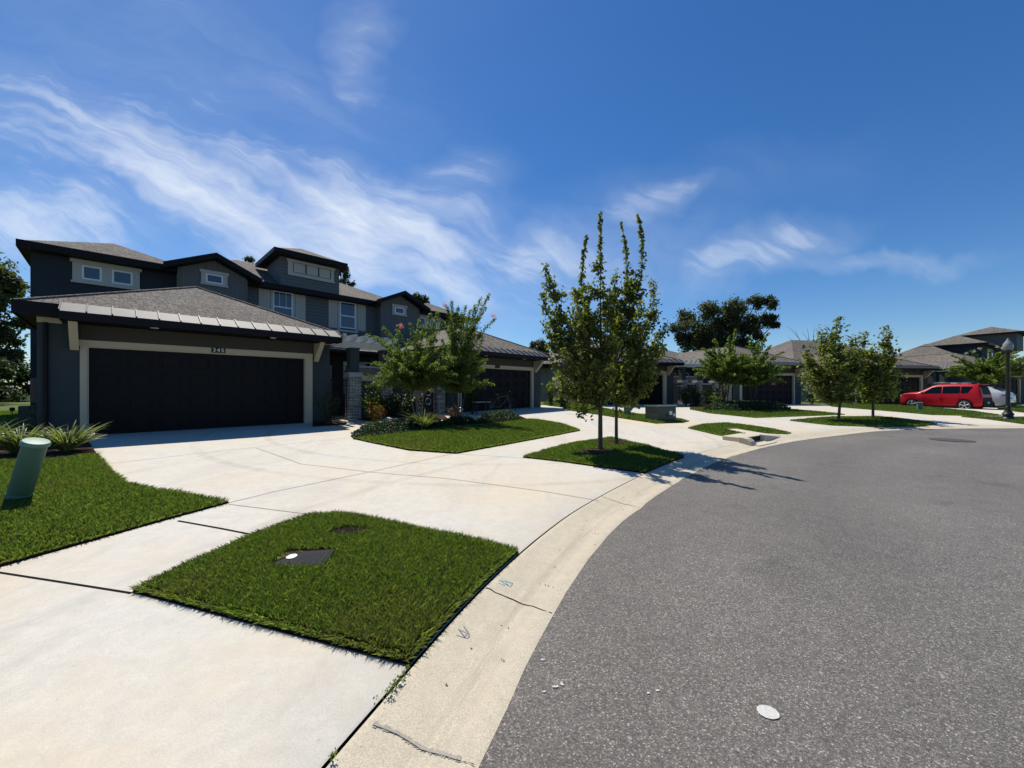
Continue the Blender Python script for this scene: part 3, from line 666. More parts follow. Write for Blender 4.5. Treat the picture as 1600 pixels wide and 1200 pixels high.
def garage(B, mir, number, fl=.38, apex_len=7.4, pitch=.455):
    X = MX(mir)
    def bx(mb, x0, x1, *a): return mb.box(X(x0), X(x1), *a)
    w = MB()
    bx(w, -.75, 0, 0, .25, -.1, 3.12); bx(w, 4.8, 5.56, 0, .25, -.1, 3.12); bx(w, 0, 4.8, 0, .25, 2.52, 3.12)
    bx(w, -.75, -.5, .25, 7.39, -.1, 3.12); bx(w, 5.31, 5.56, .25, 7.39, -.1, 3.12)
    w.build('garage_wall', 'stucco', B)
    hp = MB(); bx(hp, -.1, 5.0, -.03, -.002, 2.665, 3.02); hp.build('header_bounce_band', 'header_bounce_tone', B)  # plain wall here; this band carries the bounce light in its colour
    t = MB(); bx(t, -.11, 0, -.035, -.002, -.1, 2.52); bx(t, 4.8, 5.0, -.035, -.002, -.1, 2.52); bx(t, -.26, 5.0, -.045, -.002, 2.52, 2.66)
    bx(t, 0, .03, -.002, .16, -.1, 2.52); bx(t, 4.77, 4.8, -.002, .16, -.1, 2.52); bx(t, .03, 4.77, -.002, .16, 2.49, 2.52)
    t.build('door_trim', 'trim_cream', B)
    for (fa_, fb_) in ((-.75, -.38), (5.2, 5.56)): fz = MB(); bx(fz, fa_, fb_, -.03, -.002, 3.0, 3.12); fz.build('frieze_board', 'trim_cream', B)
    # sectional door: 4 rows x 8 raised panels
    gd = MB(); bx(gd, .03, 4.77, .10, .14, fl-.06, 2.49)
    rows = 4; hh = (2.49-fl)/rows; ww = 4.74/8
    for r_ in range(rows):
        for c_ in range(8):
            x0 = .03+c_*ww+.07; x1 = x0+ww-.14; z0 = fl+r_*hh+.08; z1 = z0+hh-.16
            for (a, b, c, d) in ((x0, x1, z0, z0+.025), (x0, x1, z1-.025, z1), (x0, x0+.025, z0+.025, z1-.025), (x1-.025, x1, z0+.025, z1-.025)): bx(gd, a, b, .078, .10, c, d)
            bx(gd, x0+.06, x1-.06, .082, .10, z0+.06, z1-.06)
        if r_: bx(gd, .03, 4.77, .092, .10, fl+r_*hh-.012, fl+r_*hh+.004)
    gd.build('garage_door', 'garage_door_paint', B)
    # brackets
    for xa in (-.26, 5.02):
        br = MB(); br.prism([(-.003, 2.41), (-.06, 2.41), (-.12, 2.47), (-.62, 3.0), (-.003, 3.0)], 'x', X(xa)+(.03 if not mir else -.03), X(xa+.14)+(-.03 if not mir else .03))
        br.prism([(-.06, 2.405), (-.12, 2.405), (-.70, 3.0), (-.60, 3.0)], 'x', X(xa), X(xa+.14)); br.build('bracket', 'trim_cream', B)
    # roof, eaves, metal awning
    e0, e1 = sorted((X(-1.02), X(5.74)))
    rf = MB(); hip(rf, e0, e1, -.44, 12.6, 3.36, pitch); rf.build('garage_roof', 'shingle', B)
    # hip and ridge caps
    hc = MB(); h = (e1-e0)/2; ap = ((e0+e1)/2, -.44+h, 3.36+h*pitch+.012); hc.tube([(e0, -.44, 3.372), ap], .035, 5); hc.tube([(e1, -.44, 3.372), ap], .035, 5); hc.tube([ap, (ap[0], 7.2, ap[2])], .035, 5)
    hc.build('ridge_cap', 'shingle', B)
    so_ = MB(); so_.box(e0+.02, e1-.02, -.42, 7.38, 3.13, 3.17); so_.build('soffit', 'soffit_dark', B)
    fa = MB(); fa.box(e0-.03, e1+.03, -.475, -.44, 3.11, 3.385); fa.box(e0-.03, e0, -.44, 7.38, 3.11, 3.385); fa.box(e1, e1+.03, -.44, 7.38, 3.11, 3.385); fa.build('fascia', 'fascia_dark', B)
    a0, a1 = sorted((X(-.37), X(5.58)))
    aw = MB(); aw.prism([(-.476, 3.40), (-.96, 3.165), (-.96, 3.18), (-.476, 3.43)], 'x', a0, a1)
    n = 15; rb_ = MB()
    for i in range(n+1):
        x = a0+(a1-a0)*i/n; rb_.prism([(-.476, 3.431), (-.965, 3.179), (-.965, 3.212), (-.476, 3.464)], 'x', x-.011, x+.011)
    awn = aw.build('metal_awning', 'awning_metal', B); rb_.build('standing_seams', 'fascia_dark', awn)
    ab = MB(); ab.box(a0, a1, -.985, -.962, 3.0, 3.17); ab.box(a0, a0+.02, -.962, -.476, 3.0, 3.16); ab.box(a1-.02, a1, -.962, -.476, 3.0, 3.16); ab.box(a0+.02, a1-.02, -.96, -.0035, 3.03, 3.05); ab.build('awning_frame', 'fascia_dark', B)
    for lx in (1.15, 3.75):
        dl = MB(); dl.lathe([(.07, 3.012), (.085, 3.018), (.085, 3.029)], 16, (X(lx), -.5)); dl.build('soffit_light', 'white_plastic', B)
    # number plate over the door
    px_ = X(2.5) if not mir else X(2.6)
    pl = MB(); pl.box(px_-.16, px_+.16, -.062, -.046, 2.525, 2.665); plate = pl.build('number_plate', 'black_iron', B)
    if number:
        cu = bpy.data.curves.new('digits', 'FONT'); cu.body = number; cu.size = .15; cu.align_x = 'CENTER'; cu.align_y = 'CENTER'; cu.extrude = .002; cu.offset = .002; cu.space_character = 1.25
        tmp = bpy.data.objects.new('digits', cu); COL.objects.link(tmp); dg = bpy.context.evaluated_depsgraph_get()
        me = bpy.data.meshes.new_from_object(tmp.evaluated_get(dg)); bpy.data.objects.remove(tmp)
        d_ = link('digits', me, plate, 'white_plastic'); me.materials.clear(); me.materials.append(MATS['white_plastic']); d_.location = (px_, -.066, 2.595); d_.rotation_euler = (R(90), 0, 0)

def two_storey(B):
    """upper part: front wall at y=7.4, gabled bays at 6.8, dormer in the middle"""
    YM, YG, YB = 7.4, 6.8, 16.0
    def both(fn):
        fn(MX(False), False); fn(MX(True), True)
    w = MB(); w.box(-1.54, 2.23, YM, YM+.2, -.1, 6.24); w.box(-1.54, -1.34, YM+.2, YB, -.1, 6.24); w.build('upper_wall', 'upper_stucco', B)
    w = MB(); w.box(13.4, 17.4, YM, YM+.2, -.1, 6.24); w.box(17.2, 17.4, YM+.2, YB, -.1, 6.24); w.box(-1.34, 17.2, YB-.2, YB, -.1, 6.24); w.build('upper_wall', 'upper_stucco', B)
    w = MB(); w.box(4.57, 10.9, YM, YM+.2, -.1, 6.24); w.build('siding_wall', 'lap_siding', B)
    for (g0, g1, pk) in ((2.23, 4.57, 3.40), (10.9, 13.4, 12.15)):
        w = MB(); hz = 6.24+(pk-g0)*.46
        hw = (g1-g0)/2+.42; zt_ = lambda x: 6.38+(hw-abs(x-pk))*.47-.085
        w.prism([(g0, 2.8), (g1, 2.8), (g1, zt_(g1)), (pk, zt_(pk)), (g0, zt_(g0))], 'y', YG, YM+.6); w.build('gable_wall', 'batten_siding', B)
        for (ca, cb_) in ((g0-.012, g0+.05), (g1-.05, g1+.012)): c = MB(); c.box(ca, cb_, YG-.02, YG-.002, 3.3, 6.3); c.build('corner_board', 'batten_siding', B)
        # gable roof with dark rakes
        c0 = pk; zp = 6.38+hw*.47
        rf = MB(); rf.prism([(c0-hw, 6.38), (c0, zp), (c0+hw, 6.38), (c0+hw, 6.31), (c0, zp-.07), (c0-hw, 6.31)], 'y', YG-.48, 10.2); rf.build('gable_roof', 'shingle', B)
        rk = MB()
        rk.prism([(c0-hw-.05, 6.40), (c0, zp+.03), (c0, zp-.19), (c0-hw-.05, 6.18)], 'y', YG-.53, YG-.483)
        rk.prism([(c0+hw+.05, 6.40), (c0, zp+.03), (c0, zp-.19), (c0+hw+.05, 6.18)], 'y', YG-.53, YG-.483)
        rk.prism([(c0-hw, 6.375), (c0-.02, zp-.012), (c0-.02, zp-.20), (c0-hw, 6.19)], 'y', YG-.482, YG-.003)
        rk.prism([(c0+hw, 6.375), (c0+.02, zp-.012), (c0+.02, zp-.20), (c0+hw, 6.19)], 'y', YG-.482, YG-.003)
        rk.build('rake_board', 'fascia_dark', B)
    # wings' hip roofs
    for (x0, x1) in ((-1.76, 2.66), (13.3, 17.7)):
        rf = MB(); hip(rf, x0, x1, 6.9, 15.5, 6.42, .475); rf.build('roof', 'shingle', B)
        fa = MB(); fa.box(x0-.03, x1+.03, 6.86, 6.9, 6.2, 6.44); fa.box(x0-.03, x0, 6.9, 15.5, 6.2, 6.44); fa.box(x1, x1+.03, 6.9, 15.5, 6.2, 6.44); fa.build('fascia', 'fascia_dark', B)
        sf = MB(); sf.box(x0+.01, x1-.01, 6.91, 15.4, 6.215, 6.25); sf.build('soffit', 'soffit_dark', B)
    # centre roof
    rf = MB(); rf.add([(1.6, 6.9, 6.42), (13.4, 6.9, 6.42), (13.4, 15.4, 6.42), (1.6, 15.4, 6.42), (5.0, 11.1, 8.36), (9.3, 11.1, 8.36)], [(0,1,5,4),(1,2,5),(2,3,4,5),(3,0,4),(0,3,2,1)])
    rf.build('roof', 'shingle', B)
    fa = MB(); fa.box(4.4, 11.0, 6.86, 6.9, 6.2, 6.44); fa.build('fascia', 'fascia_dark', B)
    sf = MB(); sf.box(2.7, 13.2, 6.91, 15.4, 6.22, 6.26); sf.build('soffit', 'soffit_dark', B)
    # dormer
    d = MB(); d.box(5.93, 8.68, 7.0, 9.2, 6.35, 7.82); dm = d.build('dormer', 'lap_siding', B)
    r_ = MB(); hip(r_, 5.55, 8.84, 6.4, 9.7, 7.98, .47); r_.build('dormer_roof', 'shingle', dm)
    f = MB(); fascia_ring(f, 5.52, 8.87, 6.37, 9.73, 7.8, 8.0, .03); f.build('dormer_fascia', 'fascia_dark', dm)
    f = MB(); f.box(5.56, 8.83, 6.41, 9.69, 7.815, 7.84); f.build('dormer_soffit', 'soffit_dark', dm)
    trimbox(dm, 6.25, 8.4, 7.0, 7.76, 7.0, [(6.46, 8.24, 7.16, 7.66)], 'trim_grey', .05)
    lv = MB()
    for i in range(3):
        x0 = 6.5+i*.59; lv.box(x0, x0+.51, 6.955, 6.998, 7.19, 7.63)
        for k in range(6): lv.box(x0+.04, x0+.47, 6.945, 6.955, 7.22+k*.065, 7.255+k*.065)
    lv.build('louvre_panel', 'trim_grey', dm)
    bk = MB(); bk.box(6.46, 8.24, 6.985, 6.999, 7.16, 7.66)
    # windows
    W1 = [(-.36, .13, 5.51, 6.0), (.40, .95, 5.51, 6.02)]
    trimbox(B, -.59, 1.15, 5.36, 6.19, YM, [(-.36, .13, 5.51, 6.01), (.40, .95, 5.51, 6.01)])
    for q in W1: window(B, q[0], q[1], 5.51, 6.01, YM-.02)
    trimbox(B, 13.5, 15.35, 5.36, 6.19, YM, [(13.66, 14.2, 5.51, 6.01), (14.55, 15.1, 5.51, 6.01)])
    window(B, 13.66, 14.2, 5.51, 6.01, YM-.02); window(B, 14.55, 15.1, 5.51, 6.01, YM-.02)
    for (a, b, c, dd) in ((2.96, 3.85, 5.87, 6.47), (11.6, 12.5, 5.80, 6.40)):
        trimbox(B, a, b, c, dd, YG, [(a+.16, b-.16, c+.1, dd-.13)], 'trim_grey', .05); window(B, a+.16, b-.16, c+.1, dd-.13, YG-.02)
    for (x0, x1, s0, s1) in ((5.72, 6.57, 5.14, 7.16), (8.86, 9.71, 8.28, 10.29)):
        window(B, x0, x1, 4.80, 6.21, YM-.02, rail=5.46, muntin=(x0 < 6))
        t = MB(); t.box(x0-.1, x0-.002, YM-.04, YM-.002, 4.70, 6.215); t.box(x1+.002, x1+.1, YM-.04, YM-.002, 4.70, 6.215); t.box(x0-.14, x1+.14, YM-.06, YM-.002, 4.60, 4.695); t.build('window_trim', 'trim_grey', B)
        for (a, b) in ((s0, x0-.12), (x1+.12, s1)):
            s_ = MB(); s_.box(a, b, YM-.03, YM-.002, 4.75, 6.21)
            n = 3; ww = (b-a)/n
            for k in range(n): s_.box(a+k*ww+.01, a+(k+1)*ww-.01, YM-.04, YM-.03, 4.76, 6.20)
            s_.box(a, b, YM-.055, YM-.04, 5.02, 5.11); s_.box(a, b, YM-.055, YM-.04, 5.90, 5.99); s_.build('shutter', 'shutter_paint', B)

def ground_floor(B):
    """entry block behind the courtyard"""
    w = MB(); w.box(5.57, 10.47, 3.9, 4.1, -.1, 3.2); w.build('entry_wall', 'stucco', B)
    rf = MB(); rf.prism([(3.45, 3.2), (7.38, 4.55), (7.38, 3.2)], 'x', 5.6, 10.44); rf.build('entry_roof', 'shingle', B)
    f = MB(); f.box(5.6, 10.44, 3.41, 3.45, 3.03, 3.23); f.build('fascia', 'fascia_dark', B)
    d = MB(); d.box(6.1, 7.0, 3.86, 3.898, .35, 2.45); d.build('front_door', 'dark_door', B)
    t = MB(); t.box(6.0, 6.098, 3.85, 3.898, .35, 2.55); t.box(7.002, 7.1, 3.85, 3.898, .35, 2.55); t.box(6.1, 7.0, 3.85, 3.898, 2.455, 2.55); t.build('door_trim', 'trim_grey', B)
    window(B, 7.6, 8.9, 1.3, 2.75, 3.88, rail=2.0, glass='glass_dark'); window(B, 9.3, 10.1, 1.3, 2.75, 3.88, glass='glass_dark')
    # porch screen wall with dark opening behind the columns
    p = MB(); p.box(6.9, 8.75, 1.75, 1.9, .2, 2.38); p.build('porch_wall', 'stucco_light', B)
    c = MB(); c.box(6.88, 8.77, 1.72, 1.93, 2.385, 2.44); c.build('wall_cap', 'trim_grey', B)
    p = MB(); p.box(5.57, 8.9, 2.05, 3.44, 2.98, 3.02); p.build('porch_ceiling', 'soffit_dark', B)

def courtyard(O, rz, k):
    """free-standing pieces between the two garages; each is its own thing"""
    names = ['first', 'second', 'third', 'fourth']; q = names[k]
    def at(x, y): return (O[0]+x*math.cos(rz)-y*math.sin(rz), O[1]+x*math.sin(rz)+y*math.cos(rz))
    x, y = at(0, 0)
    P = thing('pergola', f'pale grey wooden pergola with notched rafter tails at the {q} building', 'pergola', (x, y, 0), rz, 'pergolas over the courtyard entries')
    cols = [(6.29, 6.67), (7.52, 7.90)]
    for (a, b) in cols:
        c = MB(); c.box(a+.03, b-.03, .12, .43, 2.10, 2.93); c.box(a, b, .09, .46, 2.93, 2.985); c.build('post', 'stucco', P)
        s_ = MB(); s_.box(a-.02, b+.02, .05, .47, .0, 1.94); s_.build('stone_base', 'ledge_stone', P)
        s_ = MB(); s_.box(a-.05, b+.05, .02, .50, 1.94, 2.10); s_.build('cap', 'trim_grey', P)
    for yb in (.12, .37):
        b = MB(); b.prism([(5.66, 3.08), (5.70, 3.2), (8.10, 3.2), (8.14, 3.08), (8.0, 2.99), (5.86, 2.99)], 'y', yb, yb+.06); b.build('beam', 'pergola_paint', P)
    for i in range(6):
        xr = 5.90+i*.39
        r_ = MB(); r_.prism([(-.30, 3.42), (-.30, 3.34), (-.16, 3.205), (2.6, 3.205), (2.6, 3.42)], 'x', xr, xr+.11); r_.build('rafter', 'pergola_paint', P)
    Wl = thing('courtyard_wall', f'low grey stucco wall with stone piers below the pergola of the {q} building', 'wall', (x, y, 0), rz, 'low courtyard walls')
    for (a, b) in ((6.70, 7.49), (7.96, 8.86)):
        m_ = MB(); m_.box(a, b, .17, .37, .0, 1.80); m_.build('panel', 'stucco', Wl)
        m_ = MB(); m_.box(a, b, .13, .41, 1.80, 1.90); m_.build('coping', 'trim_grey', Wl)
    for (a, b) in ((8.90, 9.30), (10.06, 10.42)):
        m_ = MB(); m_.box(a, b, .06, .47, .0, 1.94); m_.build('stone_pier', 'ledge_stone', Wl)
        m_ = MB(); m_.box(a-.04, b+.04, .02, .51, 1.94, 2.08); m_.build('cap', 'trim_grey', Wl)
    for (a, b, nm) in ((5.58, 6.24, 'narrow gate right of the first garage'), (9.31, 10.05, 'gate with round ornaments between stone piers')):
        G = thing('iron_gate', f'black iron {nm}, {q} building', 'gate', (x, y, 0), rz, 'iron courtyard gates')
        for zz in (.5, 1.62, 1.8): g = MB(); g.box(a, b, .25, .28, zz, zz+.03); g.build('rail', 'black_iron', G)
        nb = 6
        for i in range(nb+1):
            g = MB(); xx = a+(b-a)*i/nb; g.box(xx-.008, xx+.008, .257, .273, .42, 1.88); g.build('bar', 'black_iron', G)
        if a > 9:
            for zz in (1.35, .98):
                g = MB(); g.tube([((a+b)/2+.13*math.cos(t), .265, zz+.13*math.sin(t)) for t in np.linspace(0, 2*math.pi, 17)], .014, 6, cap=False); g.build('ring', 'board_grey', G)
    return P

def townhouse(name, label, O, rz, numbers, fl, storey2=True, main=None):
    B = thing(name, label, 'house', (O[0], O[1], 0), rz)
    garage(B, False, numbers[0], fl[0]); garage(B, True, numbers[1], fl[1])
    ground_floor(B)
    if storey2: two_storey(B)
    else: main(B)
    return B
O1, A1 = (-10.08, 9.12), R(46)
H1 = townhouse('townhouse', 'nearest two-storey dark grey townhouse with numbered double garage and louvred dormer', O1, A1, ('345', None), (.38, .5))
courtyard(O1, A1, 0)
def main_b(B, pitch=.42):
    w = MB(); w.box(-.95, -.75, .6, 19, -.1, 3.13); w.box(16.79, 16.99, .6, 19, -.1, 3.13); w.box(-.75, 16.79, 18.8, 19, -.1, 3.13); w.box(-.49, 16.53, 7.4, 7.6, -.1, 3.13); w.build('house_wall', 'stucco_light', B)
    rf = MB(); hip(rf, -1.5, 17.54, 5.6, 19.4, 3.38, pitch); rf.build('roof', 'shingle', B)
    fa = MB(); fascia_ring(fa, -1.53, 17.57, 5.57, 19.43, 3.13, 3.39); fa.build('fascia', 'fascia_dark', B)
    sf = MB(); sf.box(-1.49, -.95, 7.42, 19.3, 3.15, 3.18); sf.box(16.99, 17.53, 7.42, 19.3, 3.15, 3.18); sf.build('soffit', 'white_frame', B)
O2, A2 = (5.30, 23.75), R(16.4)
H2 = townhouse('bungalow', 'single-storey grey house behind the two tall trees, its double garage facing the transformer', O2, A2, (None, None), (.5, .5), False, main_b)
courtyard(O2, A2, 1)
O3, A3 = (29.3, 31.1), R(11)
def main_c(B):
    main_b(B, .55)
H3 = townhouse('bungalow', 'single-storey grey house behind the red car, its garages half hidden', O3, A3, (None, None), (.3, .3), False, main_c)
courtyard(O3, A3, 2)
# far two-storey house: eave corner at its local origin
O4, A4 = (49.9, 40.3), R(31)
H4 = thing('townhouse', 'far two-storey house with a small raised tower roof at the right edge', 'house', (O4[0], O4[1], 0), A4)
w = MB(); w.box(.5, 14, .5, 4.7, -.1, 6.22); w.build('upper_wall', 'upper_stucco', H4)
rf = MB(); hip(rf, 0, 14.5, 0, 5.2, 6.42, .475); rf.build('roof', 'shingle', H4)
fa = MB(); fascia_ring(fa, -.03, 14.53, -.03, 5.23, 6.2, 6.43); fa.build('fascia', 'fascia_dark', H4)
rf = MB(); hip(rf, -5.2, 13, -1.2, 10.5, 3.38, .58); rf.build('lower_roof', 'shingle', H4)
fa = MB(); fascia_ring(fa, -5.23, 13.03, -1.23, 10.53, 3.15, 3.39); fa.build('fascia', 'fascia_dark', H4)
w = MB(); w.box(-4.7, 12.5, -.7, 10, -.1, 3.36); w.build('house_wall', 'stucco', H4)
w = MB(); w.box(7.4, 11.8, -1.0, 3.2, 6.0, 7.86); w.build('tower_wall', 'lap_siding', H4)
rf = MB(); hip(rf, 6.9, 12.3, -1.5, 3.7, 7.95, .40); rf.build('tower_roof', 'shingle', H4)
fa = MB(); fascia_ring(fa, 6.87, 12.33, -1.53, 3.73, 7.78, 7.96); fa.build('tower_fascia', 'fascia_dark', H4)
for xx_ in (3.0, 5.0): window(H4, xx_, xx_+.9, 4.7, 5.9, .48)
# extra pieces on the first house
m_ = MB(); m_.tube([(-.62, -.05, 3.0), (-.62, -.05, .42), (-.62, -.22, .32)], .04, 8); m_.build('downspout', 'fascia_dark', H1)
m_ = MB(); m_.box(-.86, -.752, .15, .45, 1.2, 1.75); m_.build('meter_box', 'cast_iron', H1)
m_ = MB(); m_.box(-1.5, -.95, 4.6, 5.2, .35, 1.0); aco = m_.build('air_conditioner', 'transformer_green'); aco.location = (O1[0], O1[1], 0); aco.rotation_euler = (0, 0, A1); tag(aco, 'squat dark air conditioner cabinet beside the left wall of the nearest house', 'air conditioner')

# ------------------------------------------------------------------ plants
def leaves_mesh(name, C, size, k=6, up=.35, outdir=None, fold=.25, aspect=.6, rs=None):
    """one small folded polygon per centre"""
    g = rs or rng; n = len(C); C = np.asarray(C)
    s = size*g.uniform(.65, 1.25, n)
    d = g.normal(size=(n, 3)); d /= np.linalg.norm(d, axis=1)[:, None]
    if outdir is not None: d = d*.7+outdir; d /= np.linalg.norm(d, axis=1)[:, None]+1e-9
    nn = g.normal(size=(n, 3)); nn[:, 2] = abs(nn[:, 2])+up*2; nn /= np.linalg.norm(nn, axis=1)[:, None]
    b = np.cross(nn, d); b /= np.linalg.norm(b, axis=1)[:, None]+1e-9; nrm = np.cross(d, b)
    if k == 4: T = [(-.5, 0, 0), (0, .5, fold), (.5, 0, 0), (0, -.5, fold)]
    elif k == 5: T = [(-.5, 0, 0), (-.05, .42, fold), (.55, 0, -.1), (-.05, -.42, fold), (-.3, -.2, .1)]
    else: T = [(-.5, 0, 0), (-.25, .52, fold), (.12, .40, fold*.8), (.55, 0, -.08), (.12, -.40, fold*.8), (-.25, -.52, fold)]
    asp = aspect
    V = np.empty((n, len(T), 3))
    for i, (x, y, z) in enumerate(T): V[:, i] = C+s[:, None]*(d*x+b*y*asp/.6*.6+nrm*z*.5)
    return fast_mesh(name, V.reshape(-1, 3), len(T))
def curve_pts(a, b, bow=(0, 0, 0), n=8):
    a, b, w = map(np.array, (a, b, bow)); t = np.linspace(0, 1, n)[:, None]
    return a*(1-t)+b*t+w*(4*t*(1-t))
def maple(name, label, base, limbs, trunk_top, seed, leaf=.09, dens=95, group=None, r0=.045, spread=.17, side=10, m='leaf_maple', lean=(0, 0), low=.32):
    """young street tree: straight stem, ascending limbs, leaves carried along the shoots"""
    g = np.random.default_rng(seed); x, y = base; z = zg(x, y)
    T = thing(name, label, 'tree', (x, y, z), 0, group)
    ht = trunk_top; tr = MB()
    tp = [(0, 0, -.05), (lean[0]*.3, lean[1]*.3, ht*.3), (lean[0]*.7+.02, lean[1]*.7, ht*.65), (lean[0], lean[1], ht)]
    tr.tube(tp, [r0*1.25, r0, r0*.75, r0*.35], 8)
    br = MB(); C = []
    for (ex, ey, ez, sz) in limbs:
        lead = ez > 4.7
        sx, sy = lean[0]*sz/ht, lean[1]*sz/ht
        L = math.dist((sx, sy, sz), (ex, ey, ez)); out = np.array([ex-sx, ey-sy, 0.]); out /= np.linalg.norm(out)+1e-6
        P = curve_pts((sx, sy, sz), (ex, ey, ez), tuple(out*L*.10+np.array([0, 0, -.02*L])), 10)
        br.tube([tuple(p) for p in P], list(np.linspace(r0*.42, .004, 10)), 5)
        n = int(L*dens*(.75 if lead else .85)); t = g.uniform(.18, 1, n)**.8; i = t*9; i0 = np.minimum(i.astype(int), 8); f = (i-i0)[:, None]
        c = P[i0]*(1-f)+P[i0+1]*f; sp = (spread*(.75 if lead else 1.65))*(1.05-t*.78)[:, None]; C.append(c+g.normal(size=(n, 3))*sp*.55)
        # side shoots
        for _ in range(int(side*(.9 if lead else 1.05)*L/2)):
            t = g.uniform(.1, .62 if lead else .8); i0 = int(t*9); p = P[i0]; ang = g.uniform(0, 2*math.pi); l2 = min(L, 1.6)*g.uniform(.14, .40)*(1.15-t)
            dv = np.array([math.cos(ang), math.sin(ang), g.uniform(.15, 1.0)]); dv /= np.linalg.norm(dv); e = p+dv*l2
            Q = curve_pts(p, e, (0, 0, -.03), 5); br.tube([tuple(q) for q in Q], [.007, .006, .005, .004, .002], 4, cap=False)
            m2 = int(l2*dens*(1.15 if lead else 1.35))+3; tt = g.uniform(.15, 1.05, m2)[:, None]; C.append(p*(1-tt)+e*tt+g.normal(size=(m2, 3))*.055)
    tr.build('trunk', 'bark', T, smooth=True); br.build('branch', 'bark', T, smooth=True, fix=False)
    C = np.concatenate(C); C = C[C[:, 2] > low]
    link('crown', leaves_mesh('crown', C, leaf, 6, rs=g), T, m)
    return T
def s_px(px, py, depth): return ((px-800)/F*depth, EYE+(HOR-py)/F*depth)
def limbs_from(pxs, base, rs, trunk_px=None):
    """limb tips from photo pixels at the tree's own depth, with random fore/aft offsets"""
    g = np.random.default_rng(rs); out = []; x, y = base; z = zg(x, y)
    for (px, py, sz, dep) in pxs:
        X, Z = s_px(px, py, y+dep); out.append((X-x, dep, Z-z, sz))
    return out
b1 = gp(938, 704); b2 = gp(963, 696)
L1 = [(852, 415, 2.0, -.1), (848, 458, 1.6, .3), (851, 508, 1.4, -.3), (917, 368, 2.2, .2), (938, 335, 2.6, 0), (900, 452, 1.8, -.6), (880, 545, 1.2, -.7), (868, 585, 1.1, .1), (905, 645, 1.0, -.25), (930, 560, 1.3, -.8), (948, 450, 2.0, .5), (878, 600, 1.0, .4),
      (960, 600, 1.1, -.5), (895, 500, 1.6, .7), (925, 610, 1.0, .5), (870, 480, 1.5, 0), (950, 500, 1.6, -.5), (885, 520, 1.4, .3), (915, 470, 1.8, -.2), (858, 600, 1.0, -.1), (862, 560, 1.2, -.4)]
L2 = [(971, 347, 2.4, .1), (996, 335, 2.5, -.1), (962, 425, 2.3, .1), (1021, 438, 1.5, .1), (1040, 506, 1.3, -.1), (1036, 540, 1.2, .2), (1032, 580, 1.0, -.3), (1028, 520, 1.3, .4), (1000, 470, 1.8, -.6), (985, 545, 1.3, -.7), (1015, 575, 1.1, .2), (1005, 612, 1.0, -.2), (960, 480, 1.8, .6), (990, 632, 1.0, .3), (950, 560, 1.2, .6),
      (1010, 545, 1.3, -.4), (975, 600, 1.0, -.6), (1000, 510, 1.5, .4), (980, 440, 2.0, 0), (1022, 590, 1.1, -.1), (940, 600, 1.0, -.2)]
maple('maple_tree', 'nearer of the two tall young trees on the pointed island, its thicker straight trunk left', b1, limbs_from(L1, b1, 1), 3.3, 21, group='young trees planted along the street', dens=120)
maple('maple_tree', 'thinner tall young tree with forked top shoots, right of the nearer one', b2, limbs_from(L2, b2, 2), 3.2, 22, group='young trees planted along the street', r0=.036, dens=120)
b3 = gp(1310, 657); b4 = gp(1364, 654)
L3 = [(1258, 548, 1.1, 0), (1284, 515, 1.6, .2), (1300, 520, 1.6, -.3), (1313, 497, 2.0, 0), (1330, 530, 1.6, .4), (1255, 585, 1.0, -.2), (1272, 610, .8, .2), (1300, 625, .8, -.5), (1335, 600, 1.0, .5), (1340, 560, 1.3, -.4), (1262, 570, 1.0, .5), (1290, 560, 1.2, -.8), (1315, 570, 1.2, -.9), (1325, 545, 1.4, .8), (1285, 590, 1.0, .8), (1338, 622, .8, 0), (1280, 622, .8, -.3), (1305, 600, 1, -.9)]
L4 = [(1350, 520, 1.6, 0), (1384, 512, 1.6, .1), (1392, 540, 1.3, .1), (1400, 578, 1.0, -.1), (1340, 545, 1.3, -.3), (1365, 545, 1.5, -.6), (1385, 600, .9, .3), (1350, 610, .9, -.4), (1370, 625, .8, .4), (1335, 590, 1.0, .3), (1372, 580, 1.1, -.7), (1388, 560, 1.2, .5), (1358, 575, 1.2, .7), (1395, 610, .8, -.2), (1345, 632, .8, 0), (1365, 600, .9, -.8)]
maple('maple_tree', 'left tree of the round-crowned pair on the second grass island, leaning stem', b3, limbs_from(L3, b3, 3), 2.9, 23, leaf=.135, dens=125, group='young trees planted along the street', spread=.40, lean=(.25, 0), low=.75)
maple('maple_tree', 'right tree of the round-crowned pair on the second grass island, straight thin stem', b4, limbs_from(L4, b4, 4), 2.8, 24, leaf=.135, dens=125, group='young trees planted along the street', spread=.40, low=.75)

